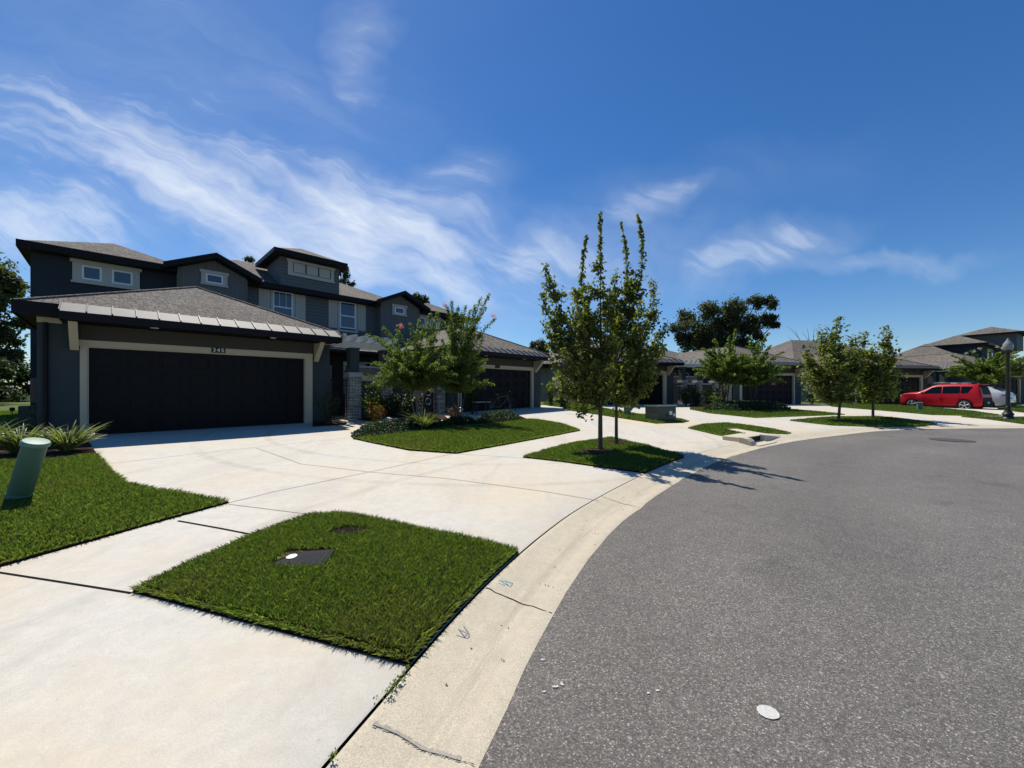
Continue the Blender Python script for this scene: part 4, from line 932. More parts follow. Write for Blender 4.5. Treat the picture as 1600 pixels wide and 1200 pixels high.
def crape(name, label, base, h, rad, nstem, seed, leaf=.06, tall=(), dens=95, group=None, m='leaf_crape', flower=None, fpos=(), nfl=1, arms=(), low=.9, bark='bark_pale'):
    """crape myrtle: a few pale stems and a fan of long leafy whips"""
    g = np.random.default_rng(seed); x, y = base; z = zg(x, y); T = thing(name, label, 'tree', (x, y, z), 0, group)
    tr = MB(); br = MB(); C = []; OD = []; hubs = []
    for i in range(4):
        a = i*math.pi/2+.4; e = (math.cos(a)*.24, math.sin(a)*.24, h*.33); tr.tube([tuple(p) for p in curve_pts((math.cos(a)*.04, math.sin(a)*.04, -.03), e, (0, 0, 0), 5)], [.028, .025, .022, .02, .016], 6); hubs.append(np.array(e))
    tips = [(None, np.array(t)) for t in tall]
    for i in range(nstem):
        a = g.uniform(0, 2*math.pi); q = g.uniform(.1, 1)**.55; tips.append((a, np.array([math.cos(a)*rad*q, math.sin(a)*rad*q, h*(.95-g.uniform(.25, .62)*q**1.5)*g.uniform(.78, 1.0)])))
    for t in arms: tips.append((None, np.array(t)))
    for a, e in tips:
        hb = hubs[g.integers(4)]; L = np.linalg.norm(e-hb); P = curve_pts(hb, e, (0, 0, L*.12), 9)
        br.tube([tuple(p) for p in P], list(np.linspace(.014, .003, 9)), 4, cap=False)
        n = int(L*dens); t = g.uniform(.12, 1.0, n); i = t*8; i0 = np.minimum(i.astype(int), 7); f = (i-i0)[:, None]
        C.append(P[i0]*(1-f)+P[i0+1]*f+g.normal(size=(n, 3))*(.075*(1.15-t*.75))[:, None])
        for _ in range(int(3*L)):
            t = g.uniform(.15, .75); p = P[int(t*8)]; dv = g.normal(size=3); dv[2] = abs(dv[2])*.6; dv /= np.linalg.norm(dv); l2 = g.uniform(.15, .4); m2 = int(l2*dens)
            tt = g.uniform(0, 1, m2)[:, None]; C.append(p+dv*l2*tt+g.normal(size=(m2, 3))*.04)
    tr.build('trunk', bark, T, smooth=True); br.build('branch', bark, T, fix=False)
    C = np.concatenate(C); C = C[C[:, 2] > low]; link('crown', leaves_mesh('crown', C, leaf, 5, rs=g), T, m)
    if flower:
        for fp in fpos:
            c = np.array(fp)+g.normal(size=(60, 3))*.05; link('flower', leaves_mesh('flower', c, .05, 4, rs=g), T, flower)
    return T
c1 = gp(652, 661); c2 = gp(716, 659)
def rel(base, px, py, dep=0):
    X, Z = s_px(px, py, base[1]+dep); return (X-base[0], dep, Z-zg(*base))
crape('crape_myrtle', 'left pale-stemmed shrub tree before the courtyard wall, one pink bloom on it', c1, 3.25, 1.8, 80, 31, leaf=.066, dens=190, arms=[rel(c1, 572, 523), rel(c1, 590, 527), rel(c1, 598, 512, .3), rel(c1, 588, 570, -.3), rel(c1, 620, 515), rel(c1, 612, 575, -.5)],
      tall=[rel(c1, 655, 500), rel(c1, 672, 490, .3), rel(c1, 640, 505), rel(c1, 684, 488), rel(c1, 690, 505, -.3), rel(c1, 663, 508, -.4)], flower='petal_pink', fpos=[rel(c1, 626, 509)], group='crape myrtle shrub trees', low=1.0)
crape('crape_myrtle', 'right shrub tree before the courtyard wall with long upright whips against the sky', c2, 3.0, 1.35, 66, 32, leaf=.066, dens=190, tall=[rel(c2, 765, 460), rel(c2, 742, 478, .2), rel(c2, 728, 478, -.2), rel(c2, 716, 480), rel(c2, 706, 470, .2), rel(c2, 690, 500, -.2), rel(c2, 752, 466, .3), rel(c2, 774, 498), rel(c2, 698, 478, -.3), rel(c2, 735, 484, .1), rel(c2, 722, 490, .3), rel(c2, 760, 480, -.2), rel(c2, 711, 488, 0)],
      arms=[rel(c2, 755, 530), rel(c2, 752, 545, .4), rel(c2, 742, 520, -.5), rel(c2, 690, 530, -.6), rel(c2, 700, 515, .5)], flower='petal_pink', fpos=[rel(c2, 770, 493), rel(c2, 695, 478)], group='crape myrtle shrub trees', low=1.0, bark='bark')
c3 = gp(1134, 637.5); c4 = gp(1176, 637.5)
crape('crape_myrtle', 'left dense dark green shrub tree before the second building', c3, 4.3, 2.0, 90, 33, leaf=.13, dens=80, tall=[rel(c3, 1115, 530), rel(c3, 1150, 515), rel(c3, 1140, 525)], arms=[rel(c3, 1098, 545), rel(c3, 1083, 577), rel(c3, 1100, 590)], group='crape myrtle shrub trees', low=1.0, bark='bark')
crape('crape_myrtle', 'right dense shrub tree before the second garage pair, reddish bloom at a whip tip', c4, 3.9, 1.8, 80, 34, leaf=.13, dens=80, tall=[rel(c4, 1200, 521), rel(c4, 1186, 530), rel(c4, 1172, 525)], arms=[rel(c4, 1225, 550), rel(c4, 1228, 575), rel(c4, 1205, 540)], flower='petal_pink', fpos=[rel(c4, 1201, 521), rel(c4, 1209, 599)], group='crape myrtle shrub trees', low=.8, bark='bark')
c5 = (1545-800)/F*30., 30.
crape('crape_myrtle', 'broad shrub tree with white blooms behind the parked cars', c5, 5.0, 2.8, 95, 35, leaf=.16, dens=60, tall=[], arms=[rel(c5, 1485, 555), rel(c5, 1490, 575), rel(c5, 1600, 560), rel(c5, 1592, 548)], flower='petal_white', fpos=[rel(c5, 1522, 549), rel(c5, 1530, 545), rel(c5, 1558, 542), rel(c5, 1566, 544), rel(c5, 1510, 552)], group='crape myrtle shrub trees', low=1.0, bark='bark')

def big_tree(name, label, cx, cy, z0, blobs, seed, leaf=.5, n=2600, m='leaf_oak', group=None, moss=False, trunk=True, r=.35):
    """wide mature tree: heavy limbs to leaf clusters"""
    g = np.random.default_rng(seed); T = thing(name, label, 'tree', (cx, cy, .3), 0, group)
    tr = MB(); fork = (0, 0, max(1.5, z0*.5)); tr.tube([(0, 0, -.3), fork], [r*1.2, r*.8], 8); C = []; br = MB()
    for (bx_, by_, bz_, br_) in blobs:
        P = curve_pts(fork, (bx_, by_, bz_), (0, 0, br_*.3), 7); br.tube([tuple(p) for p in P], list(np.linspace(r*.5, .05, 7)), 5)
        k = max(3, int(7*br_/2)); 
        for _ in range(k*2):
            d = g.normal(size=3); d /= np.linalg.norm(d); c0 = np.array([bx_, by_, bz_])+d*br_*g.uniform(.3, .95)*np.array([1, 1, .75])
            br.tube([(bx_, by_, bz_), tuple(c0)], [.06, .02], 4, cap=False)
            m2 = int(n/len(blobs)/(k*2)); C.append(c0+g.normal(size=(m2, 3))*br_*.22)
    tr.build('trunk', 'bark', T, smooth=True); br.build('branch', 'bark', T, fix=False)
    link('crown', leaves_mesh('crown', np.concatenate(C), leaf, 5, rs=g), T, m)
    return T
def bt(label, px0, px1, pyt, pyb, depth, seed, **kw):
    cx = ((px0+px1)/2-800)/F*depth; w = (px1-px0)/F*depth; zt = EYE+(HOR-pyt)/F*depth; zb = EYE+(HOR-pyb)/F*depth; g = random.Random(seed); bl = []
    nb = kw.pop('nb', 14); br_ = max(.6, min(w, zt-zb)*.2)
    for i in range(nb):
        fx = (i+.5)/nb*2-1; hh = (1-abs(fx)**2.2*.55); zz = zb+(zt-zb-br_)*(hh*g.uniform(.25, 1) if i % 2 else hh*.95); bl.append((fx*(w/2-br_)*g.uniform(.85, 1), g.uniform(-.3, .3)*w, zz-.3, br_*g.uniform(.75, 1.15)))
    return big_tree('oak_tree', label, cx, depth, zb, bl, seed, **kw)
def pxblobs(lst, depth, cx):
    return [((px-800)/F*depth-cx, dy, EYE+(HOR-py)/F*depth-.3, r/F*depth) for (px, py, r, dy) in lst]
dO = 62.; cO = (1130-800)/F*dO
big_tree('oak_tree', 'wide dark live oak with ragged crown behind the second building', cO, dO, 4, pxblobs([(1068, 513, 17, 0), (1080, 495, 16, 2), (1098, 490, 17, -2), (1118, 482, 16, 1), (1140, 484, 17, -1), (1160, 480, 14, 2), (1180, 473, 13, 0), (1197, 476, 12, -1), (1200, 500, 11, 0), (1180, 500, 15, 1), (1160, 505, 16, 2), (1140, 510, 17, 0), (1110, 515, 18, 2), (1085, 530, 17, 0), (1062, 527, 12, 0), (1120, 540, 18, 0), (1160, 535, 15, 0), (1207, 508, 8, 0), (1095, 545, 14, 0), (1190, 525, 9, 0), (1075, 540, 15, 0), (1128, 500, 20, 0), (1150, 500, 20, 0), (1100, 512, 20, 0), (1135, 535, 20, 0), (1170, 515, 14, 0), (1120, 525, 20, 0), (1150, 545, 18, 0), (1175, 545, 14, 0), (1092, 528, 18, 0)], dO, cO), 41, leaf=.42, n=34000, group='mature trees behind the houses', r=.5)
dL = 30.; cL = (-30-800)/F*dL
big_tree('oak_tree', 'tall dark tree at the left edge behind the side lawn', cL, dL, 3, pxblobs([(5, 440, 22, 0), (-20, 450, 30, 1), (15, 470, 16, -1), (-10, 500, 26, 0), (18, 500, 12, 1), (5, 530, 20, 0), (-40, 540, 40, 0), (20, 555, 14, 0), (-80, 480, 45, 0), (-60, 420, 35, 1)], dL, cL), 42, leaf=.34, n=15000, group='mature trees behind the houses')
bt('rounded green tree behind the dark trees at the left edge', -90, 45, 555, 625, 26, 43, leaf=.26, n=14000, nb=20, group='mature trees behind the houses', m='leaf_dark')
bt('small tree top showing right of the dormer', 520, 556, 412, 470, 45, 44, leaf=.3, n=1500, nb=7, group='mature trees behind the houses')
bt('tree top above the right gable of the nearest house', 628, 682, 455, 500, 50, 45, leaf=.34, n=2200, nb=8, group='mature trees behind the houses')
bt('low tree top between the first two buildings', 815, 870, 527, 575, 55, 46, leaf=.4, n=2600, nb=8, group='mature trees behind the houses')
bt('sliver of tree top left of the dormer', 385, 402, 396, 420, 40, 47, leaf=.25, n=500, nb=4, group='mature trees behind the houses')
g_ = np.random.default_rng(77); HP = []
for k in range(130):
    cx_h = g_.uniform(-68, -41.5); c0 = np.array([cx_h, 33+g_.uniform(-.8, .8), g_.uniform(.3, 3.4)]); HP.append(c0+g_.normal(size=(260, 3))*np.array([.6, .4, .42]))
HP = np.concatenate(HP); HP = HP[HP[:, 2] > .1]
tag(link('hedge', leaves_mesh('hedge', HP, .22, 5, rs=g_), None, 'leaf_dark'), 'dark unclipped hedge at the far end of the side lawn, left edge', 'hedge')
# bare thin tree behind the right-hand pair
g_ = np.random.default_rng(5); bt_ = MB(); dB = 48.
for k in range(14):
    e = ((1255+g_.uniform(-18, 50)-800)/F*dB, dB+g_.uniform(-1, 1), EYE+(HOR-g_.uniform(505, 535))/F*dB); s_ = ((1272-800)/F*dB, dB, 4.5)
    P = curve_pts(s_, e, (g_.uniform(-.3, .3), 0, .3), 6); bt_.tube([tuple(p) for p in P], list(np.linspace(.06, .015, 6)), 4, cap=False)
bt_.tube([((1272-800)/F*dB, dB, .2), ((1272-800)/F*dB, dB, 4.6)], [.15, .09], 6)
tag(bt_.build('bare_tree', 'bark', fix=False), 'leafless thin-twigged tree behind the roof of the second building', 'tree')

def shrub(label, base, w, d, h, seed, leaf=.07, n=900, m='leaf_dark', name='shrub', group=None, k=5, z0=0, cat='shrub', low=.1):
    g = np.random.default_rng(seed); x, y = base; T = thing(name, label, cat, (x, y, zg(x, y)), 0, group)
    st = MB(); C = []; ns = 12
    for i in range(ns):
        a = g.uniform(0, 2*math.pi); q = math.sqrt(g.uniform(0, 1)); e = np.array([math.cos(a)*q*w/2, math.sin(a)*q*d/2, h*(1-.35*q*q)*g.uniform(.75, 1)])
        P = curve_pts((e[0]*.15, e[1]*.15, 0), e, (0, 0, h*.05), 5); st.tube([tuple(p) for p in P], [.012, .01, .008, .006, .003], 4, cap=False)
        m2 = n//ns; t = g.uniform(.1, 1.02, m2)[:, None]; i0 = np.minimum((t[:, 0]*4).astype(int), 3); f = t*4-i0[:, None]
        C.append(P[i0]*(1-f)+P[i0+1]*f+g.normal(size=(m2, 3))*np.array([w*.09, d*.09, h*.07]))
    st.build('stem', 'bark', T, fix=False); C = np.concatenate(C); C = C[C[:, 2] > low*h]
    link('foliage', leaves_mesh('foliage', C, leaf, k, rs=g), T, m); return T
def strappy(label, base, r, h, n, seed, m='leaf_variegated', wid=.021, group=None, name='flax_plant'):
    g = np.random.default_rng(seed); x, y = base; V = []
    for i in range(n):
        a = g.uniform(0, 2*math.pi); L = r*g.uniform(.55, 1.1); hh = h*g.uniform(.55, 1.1); o_ = np.array([math.cos(a), math.sin(a), 0]); s_ = np.array([-math.sin(a), math.cos(a), 0]); w = wid*g.uniform(.7, 1.2)
        tw = g.uniform(-.5, .5); s_ = s_*math.cos(tw)+np.array([0, 0, math.sin(tw)])
        st = o_*g.uniform(0, .08)*r; droop = g.uniform(.5, 1.05)
        pts = [st+o_*L*t+np.array([0, 0, hh*(1.55*t-droop*t*t)]) for t in (0, .28, .55, .8, 1)]; ws = (w*.7, w, w, w*.65, .002)
        for j in range(4): V += [pts[j]-s_*ws[j]/2, pts[j]+s_*ws[j]/2, pts[j+1]+s_*ws[j+1]/2, pts[j+1]-s_*ws[j+1]/2]
    # share vertices blade by blade so that each blade is one island
    n4 = n; vs = []; fs = []
    V = np.array(V).reshape(n4, 4, 4, 3)
    for i in range(n4):
        k = len(vs); vs += [tuple(V[i, 0, 0]), tuple(V[i, 0, 1])]
        for j in range(4): vs += [tuple(V[i, j, 3]), tuple(V[i, j, 2])]
        fs += [(k+2*j, k+2*j+1, k+2*j+3, k+2*j+2) for j in range(4)]
    mb = MB(); mb.add(vs, fs); o = mb.build(name, m, fix=False); o.location = (x, y, zg(x, y)+.02); return tag(o, label, 'plant', group)
gs = 'variegated flax plants in the beds'
strappy('striped yellow-green flax clump nearest the garage corner, left of the driveway', gp(105, 708), .52, .50, 320, 51, group=gs)
strappy('striped flax clump at the left edge, left of the garage-corner one', gp(32, 711), .55, .50, 320, 52, group=gs)
strappy('striped flax clump in the middle bed before the pale-stemmed tree', gp(662, 672), .62, .60, 240, 53, group=gs)
strappy('small flax clump half hidden behind the leaning marker', gp(-40, 715), .55, .6, 220, 54, group=gs)
gd_ = 'dark shrubs against the house walls'
shrub('dark shrub against the wall left of the first garage door', gp(84, 680), 1.0, .6, 1.0, 61, .06, 1500, group=gd_)
shrub('dark conical shrub between the first garage and the iron gate', gp(513, 664), .75, .6, 1.25, 62, .05, 1800, group=gd_)
gc = 'green bushes below the courtyard wall'
shrub('bright-tipped broadleaf bush next to the stone column', gp(583, 657), .8, .6, 1.25, 63, .12, 420, 'leaf_crape', group=gc)
shrub('broadleaf bush in the middle of the courtyard bed', gp(612, 656), 1.0, .7, 1.15, 64, .12, 700, 'leaf_dark', group=gc)
shrub('broadleaf bush before the third stone pier', gp(640, 654), 1.0, .7, 1.15, 65, .12, 700, 'leaf_dark', group=gc)
shrub('orange-leaved croton in front of the bushes', gp(587, 661), .75, .5, .72, 66, .10, 300, 'leaf_croton', name='croton')
shrub('dark tall shrub left of the second garage door', gp(737, 647), 1.1, .8, 1.5, 67, .08, 1400, group=gd_)
shrub('reddish-brown low plant behind the pavement by the right shrub tree', gp(710, 655), .7, .5, .5, 68, .08, 260, 'leaf_brown')
shrub('shrub right of the second garage', gp(860, 634), .8, .7, 1.3, 69, .1, 500, group=gd_)
shrub('low flax-like shrub by the meters of the second building', gp(882, 638), .8, .6, .7, 70, .12, 300, group=gd_)
for i, (px, w) in enumerate(((1072, 1.0), (1090, 1.1), (1108, 1.1), (1125, 1.0))):
    shrub(['leftmost', 'second from left', 'third from left', 'rightmost'][i]+' bush of the dark row below the second building\'s courtyard wall', gp(px, 634.5), w, .8, 1.35, 71+i, .13, 520, group='row of bushes before the second courtyard')
shrub('light green bush beside the stem of the left dense tree', gp(1120, 637), .9, .7, 1.0, 76, .1, 400, 'leaf_crape')
shrub('dark shrub right of the second building\'s right garage', gp(1268, 632), 1.2, .9, 1.7, 77, .12, 900, group=gd_)
def cover(name, label, pxs, n, h, leaf, m, seed):
    poly = [gp(*p) for p in pxs]; g = np.random.default_rng(seed); A = np.array(poly); P = g.uniform(A.min(0), A.max(0), (n*3, 2)); P = P[inside(poly, P)][:n]
    e = np.clip(edge_dist(poly, P)/.3, .25, 1); Z = bil(GZ, P)+.03+h*e*g.uniform(.1, 1, len(P))
    o = link(name, leaves_mesh(name, np.column_stack([P, Z]), leaf, 4, up=.1, rs=g), None, m); return tag(o, label, 'ground cover', kind='stuff')
cover('juniper', 'low dark juniper mat between the first driveway and the kite-shaped lawn', [(548, 681), (556, 686), (600, 682), (650, 676), (700, 668), (690, 663), (650, 664), (600, 669), (570, 672)], 7000, .28, .055, 'leaf_juniper', 81)
cover('juniper', 'low juniper mat behind the right end of the kite-shaped lawn', [(745, 664), (790, 659), (818, 657), (805, 650), (770, 652), (745, 656)], 4500, .30, .06, 'leaf_juniper', 82)
cover('juniper', 'dark low planting below the right shrub tree', [(690, 669), (745, 665), (745, 657), (715, 657), (685, 662)], 3000, .2, .055, 'leaf_dark', 83)
cover('juniper', 'dark low planting below the shrub trees of the second building', [(1095, 642), (1150, 644), (1232, 642), (1236, 639), (1180, 634), (1120, 634)], 7000, .35, .09, 'leaf_juniper', 84)
cover('mulch_chips', 'bark chips under the tall young trees', [(914, 712), (935, 716), (960, 712), (985, 700), (975, 690), (950, 692), (925, 703)], 900, .01, .05, 'leaf_brown', 85)
cover('dead_clippings', 'pale dead grass clippings behind the black lid', [(428, 883), (440, 872), (470, 867), (500, 871), (470, 872), (450, 876)], 160, .015, .03, 'grass_dry', 86)
# weeds in the joint
g_ = np.random.default_rng(9); i0 = on_curve(*gp(605, 1085)); C = []
for (px, py, n, s_) in ((636, 1050, 20, .006), (630, 1060, 30, .007), (624, 1068, 40, .008), (617, 1076, 40, .009), (610, 1086, 40, .009), (600, 1092, 10, .01), (588, 1096, 8, .007), (520, 1188, 26, .009)):
    x, y = gp(px, py); C.append(np.column_stack([x+g_.normal(size=n)*s_, y+g_.normal(size=n)*s_, .065+abs(g_.normal(size=n))*.014]))
tag(link('weed', leaves_mesh('weed', np.concatenate(C), .013, 5, rs=g_), None, 'leaf_crape'), 'tiny weeds growing out of the joint between driveway and curb', 'weeds', kind='stuff')

# ------------------------------------------------------------------ street things
def blob2(name, px, py, rx, ry, m, label, cat, dz=.004, z=None, n=22, jag=.12, th=.0012, rot=0):
    x, y = gp(px, py) if z is None else gp(px, py, z); zz = (zg(x, y) if z is None else z)+dz; pts = []
    for t in np.linspace(0, 2*math.pi, n)[:-1]:
        q = 1+random.uniform(-jag, jag); u, v = rx*math.cos(t)*q, ry*math.sin(t)*q; pts.append((x+u*math.cos(rot)-v*math.sin(rot), y+u*math.sin(rot)+v*math.cos(rot)))
    mb = MB(); mb.prism(pts, 'z', zz, zz+th); o = mb.build(name, m); return tag(o, label, cat) if cat else o
blob2('paint_dot', 1200, 1114, .047, .040, 'paint_white', 'round white painted dot on the asphalt', 'paint mark', z=-.02, jag=.03, n=40)
for i, (px, py, rx, ry) in enumerate(((868, 1074, .018, .006), (850, 1082, .009, .006), (1013, 1084, .008, .006), (1027, 1080, .010, .006), (878, 1070, .008, .012), (848, 1032, .014, .005))):
    o = blob2('paint_fleck', px, py, rx, ry, 'paint_white', ['long white fleck on the asphalt near the curb', 'left fleck of the close trio near the curb', 'left of the two white flecks amid the near asphalt', 'right of the two white flecks amid the near asphalt', 'upper fleck of the close trio near the curb', 'single white fleck farther up by the curb edge'][i], 'paint mark', z=-.02, jag=.35); o['group'] = 'worn white paint flecks on the asphalt'
blob2('manhole_cover', 1487, 688, .46, .46, 'cast_iron', 'dark round manhole cover in the road at the right', 'manhole cover', z=-.02, jag=0, n=36, th=.012)
# meter lid
g_ = np.random.default_rng(55); n_ = 260; a_r = g_.uniform(0, 2*math.pi, n_); q_r = g_.uniform(.3, 1, n_); V = []
for a0_, q_ in zip(a_r, q_r):
    x0_, y0_ = dip[0]+math.cos(a0_)*.17*q_, dip[1]-.03+math.sin(a0_)*.11*q_; z0_ = zg(x0_, y0_)+.015; an = g_.uniform(0, 2*math.pi); l_ = g_.uniform(.03, .07); dx_, dy_ = -math.sin(an)*.003, math.cos(an)*.003
    V += [(x0_-dx_, y0_-dy_, z0_), (x0_+dx_, y0_+dy_, z0_), (x0_+math.cos(an)*l_, y0_+math.sin(an)*l_, z0_+.015)]
tag(link('grass_tuft', fast_mesh('grass_tuft', V, 3), None, 'leaf_dark'), 'dark sparse grass in the small dip of the near island', 'grass', kind='stuff')
T = thing('meter_box', 'black plastic meter lid with a white disc, sunk in the near grass island', 'meter box', (lid[0], lid[1], zg(*lid)+.012), .12); T.rotation_euler = (R(3), R(-2), .10)
m_ = MB(); m_.box(-.215, .215, -.145, .145, -.02, .022); m_.build('lid', 'lid_plastic', T, bevel=.008)
m_ = MB(); m_.box(-.19, .19, -.12, .12, .0225, .026); m_.build('inset', 'lid_plastic', T)
m_ = MB()
for i in range(7): m_.box(-.02+i*.027, -.010+i*.027, -.10, .07, .0265, .0285)
m_.build('grip_ribs', 'lid_plastic', T)
m_ = MB(); m_.lathe([(.04, .0265), (.04, .033)], 24, (-.09, .04)); m_.build('disc', 'sticker_white', T)
# marker posts
def marker(label, x, y, h, r, tilt):
    T = thing('cable_marker', label, 'utility marker', (x, y, zg(x, y)-.02), 0, 'green utility marker posts'); T.rotation_euler = tilt
    b = MB(); b.lathe([(r*1.05, 0), (r*1.05, h*.15), (r*.98, h*.16), (r*.98, h*.175), (r*1.0, h*.18), (r, h*.92)], 28); b.build('post', 'utility_green', T, smooth=True)
    b = MB(); b.lathe([(r*1.10, h*.925), (r*1.16, h*.93), (r*1.16, h*.965), (r*1.05, h*.985), (r*.3, h*.995)], 28); b.build('cap', 'utility_green_cap', T, smooth=True)
    b = MB(); b.lathe([(r*1.12, 0), (r*1.16, .02), (r*1.1, .05)], 28, cap=False); b.build('collar', 'utility_green_cap', T, smooth=True)
mx_, my_ = gp(26, 783)
marker('large green plastic marker post leaning on the left lawn', mx_, my_, .76, .098, (R(2), R(20), 0))
mx_, my_ = gp(980, 649); marker('small green marker post behind the tall young trees', mx_, my_, .42, .15, (0, 0, 0))
mx_, my_ = gp(1437, 641.5); marker('short green marker post in front of the red car', mx_, my_, .52, .13, (0, 0, 0))
# transformer
tx, ty = gp(1033, 657.5)
T = thing('transformer_box', 'dark green pad-mounted transformer with white stickers on the grass strip', 'transformer', (tx, ty, zg(tx, ty)), R(20))
b = MB(); b.box(-.44, .44, -.34, .42, -.05, .56); b.build('cabinet', 'transformer_green', T, bevel=.02)
b = MB(); b.prism([(-.38, .562), (.46, .562), (.46, .60), (-.30, .64), (-.38, .62)], 'x', -.47, .47); b.build('lid', 'transformer_lid', T, bevel=.008)
for (x0, z0, w, h) in ((.10, .26, .14, .14), (.29, .20, .10, .10)):
    b = MB(); b.box(x0, x0+w, -.346, -.342, z0, z0+h); b.build('sticker', 'sticker_white', T)
b = MB(); b.box(-.02, .04, -.365, -.342, .2, .3); b.build('latch', 'black_iron', T)
b = MB(); b.box(-.55, .55, -.42, .5, -.1, .02); b.build('pad', 'curb_concrete', T)
# storm inlet
i_ = on_curve(*gp(1200, 692, .05)); P, N, Tt = EP[i_], EN[i_], tg[i_]
SI = thing('storm_inlet', 'white concrete storm drain inlet with a dark throat in the curb', 'storm drain', (P[0], P[1], 0), math.atan2(Tt[1], Tt[0]))
b = MB(); b.box(-.62, .50, .48, 1.05, .02, .185); b.build('top_slab', 'curb_concrete', SI, bevel=.02)
b = MB(); b.box(-.42, .42, .470, .478, .015, .165); b.build('throat', 'car_black', SI)
b = MB(); b.prism([(.22, .0), (.28, .10), (.36, .17), (.55, .20), (.55, .0)], 'x', -.74, -.44); b.build('cheek', 'trim_cream', SI)
b = MB(); b.add([(.47, .34, .0), (.47, .52, .0), (.47, .52, .20), (.47, .40, .19), (2.1, .40, .0), (2.1, .58, .0), (2.1, .60, .08), (2.1, .56, .07)], [(0,1,2,3),(4,7,6,5),(0,4,5,1),(1,5,6,2),(2,6,7,3),(3,7,4,0)]); b.build('wing_wall', 'curb_concrete', SI)
b = MB(); b.prism([(.12, -.0), (.12, .012), (.47, .02), (.47, 0)], 'x', -.6, .6); b.build('apron', 'curb_concrete', SI)
# patched crack on the near curb
i_ = on_curve(*gp(650, 1160, .02))
def cpt(d, s): q = EP[i_]+EN[i_]*d+tg[i_]*s; return (q[0], q[1])
def curb_pixel(px, py):
    z = .02
    for _ in range(6): x, y = gp(px, py, z); z = pan_z((x, y))
    return (x, y)
crk = [curb_pixel(*p) for p in ((583, 1131), (600, 1137), (622, 1146), (640, 1158), (660, 1170), (690, 1178), (720, 1187), (742, 1192))]
o = ribbon('curb_patch', crk[:-1], .022, 'patch_grey', .002, 'structure', pan_z, .55, .006)
ribbon('curb_crack', [(p[0]+.002+random.uniform(-.004, .004), p[1]-.008) for p in crk], .0022, 'joint', .0035, 'structure', pan_z, .7, .01)
def strokes(name, label, lines, w, m):
    mb = MB()
    for ln in lines:
        P = [curb_pixel(*p) for p in ln]
        for a, b in zip(P[:-1], P[1:]):
            d = Vector((b[0]-a[0], b[1]-a[1])); d.normalize(); n_ = (-d.y*w/2, d.x*w/2); za, zb = pan_z(a)+.003, pan_z(b)+.003
            mb.add([(a[0]-n_[0], a[1]-n_[1], za), (a[0]+n_[0], a[1]+n_[1], za), (b[0]+n_[0], b[1]+n_[1], zb), (b[0]-n_[0], b[1]-n_[1], zb)], [(0, 1, 2, 3)])
    return tag(mb.build(name, m, fix=False), label, 'marking')
strokes('curb_marking', 'hand-drawn dark survey mark on the curb by the island corner', [[(713, 993), (727, 996), (716, 983), (733, 990), (724, 978)], [(724, 996), (731, 997), (734, 993), (729, 991), (724, 996)]], .004, 'marker_ink')
strokes('curb_marking', 'faded blue scribble on the curb beside the island', [[(778, 910), (788, 914), (784, 905), (794, 914), (789, 906), (800, 911)], [(779, 905), (797, 916), (801, 910), (782, 906)]], .0045, 'marker_blue')
# fallen leaves and crumbs caught in the gutter and on the drive
g_ = np.random.default_rng(101); C = []
for k in range(150):
    i = int(g_.integers(on_curve(-.2, 1.6), on_curve(12, 13))); d = abs(g_.normal(.24, .09)) if k % 3 else g_.uniform(-.5, 3.5)
    q = EP[i]+EN[i]*d; z_ = pan_z(q) if 0 < d < CURB else (-.016 if d <= 0 else zg(*q)); C.append((q[0], q[1], z_+.006))
tag(link('leaf_litter', leaves_mesh('leaf_litter', C, .018, 4, up=2.0, fold=.1, rs=g_), None, 'leaf_brown'), 'tiny brown leaves scattered along the gutter and drive', 'leaves', kind='stuff')
# small landscape stake light, left
x, y = gp(19, 655); T = thing('garden_light', 'small black stake light on the side lawn', 'garden light', (x, y, zg(x, y)))
b = MB(); b.tube([(0, 0, 0), (0, 0, .3)], .012, 6); b.build('stake', 'black_iron', T); b = MB(); b.lathe([(.05, .3), (.06, .34), (.07, .42), (.02, .44)], 12); b.build('head', 'black_iron', T)
# silver garden globe
x, y = gp(720, 652); T = thing('garden_globe', 'silver gazing ball on a thin stake before the right shrub tree', 'ornament', (x, y, zg(x, y)))
b = MB(); b.lathe([(.10*math.sin(t), .30-.10*math.cos(t)) for t in np.linspace(.05, math.pi-.05, 12)], 18); b.build('ball', 'chrome', T, smooth=True)
b = MB(); b.tube([(0, 0, 0), (0, 0, .22)], .01, 6); b.build('stake', 'black_iron', T)
# rocks along the walkway
for i, (px, py, s_) in enumerate(((597, 661, .16), (608, 661, .2), (619, 661, .17), (637, 664, .15), (593, 664, .12))):
    x, y = gp(px, py); g = np.random.default_rng(90+i); mb = MB(); k = 10
    mb.lathe([(s_*.55, 0), (s_*.9, s_*.3), (s_*.7, s_*.65), (s_*.25, s_*.8)], k)
    mb.v = [(v[0]*g.uniform(.8, 1.2), v[1]*g.uniform(.7, 1.1), v[2]*g.uniform(.8, 1.15)) for v in mb.v]
    o = mb.build('rock', 'rock_tan', smooth=True); o.location = (x, y, zg(x, y)+.02); tag(o, ['leftmost of the back tan rocks by the walkway', 'largest tan rock by the walkway, second along', 'tan rock by the walkway, third along', 'tan rock beside the striped flax clump', 'smallest tan rock, nearest the driveway'][i], 'rock', 'tan rocks edging the bed')
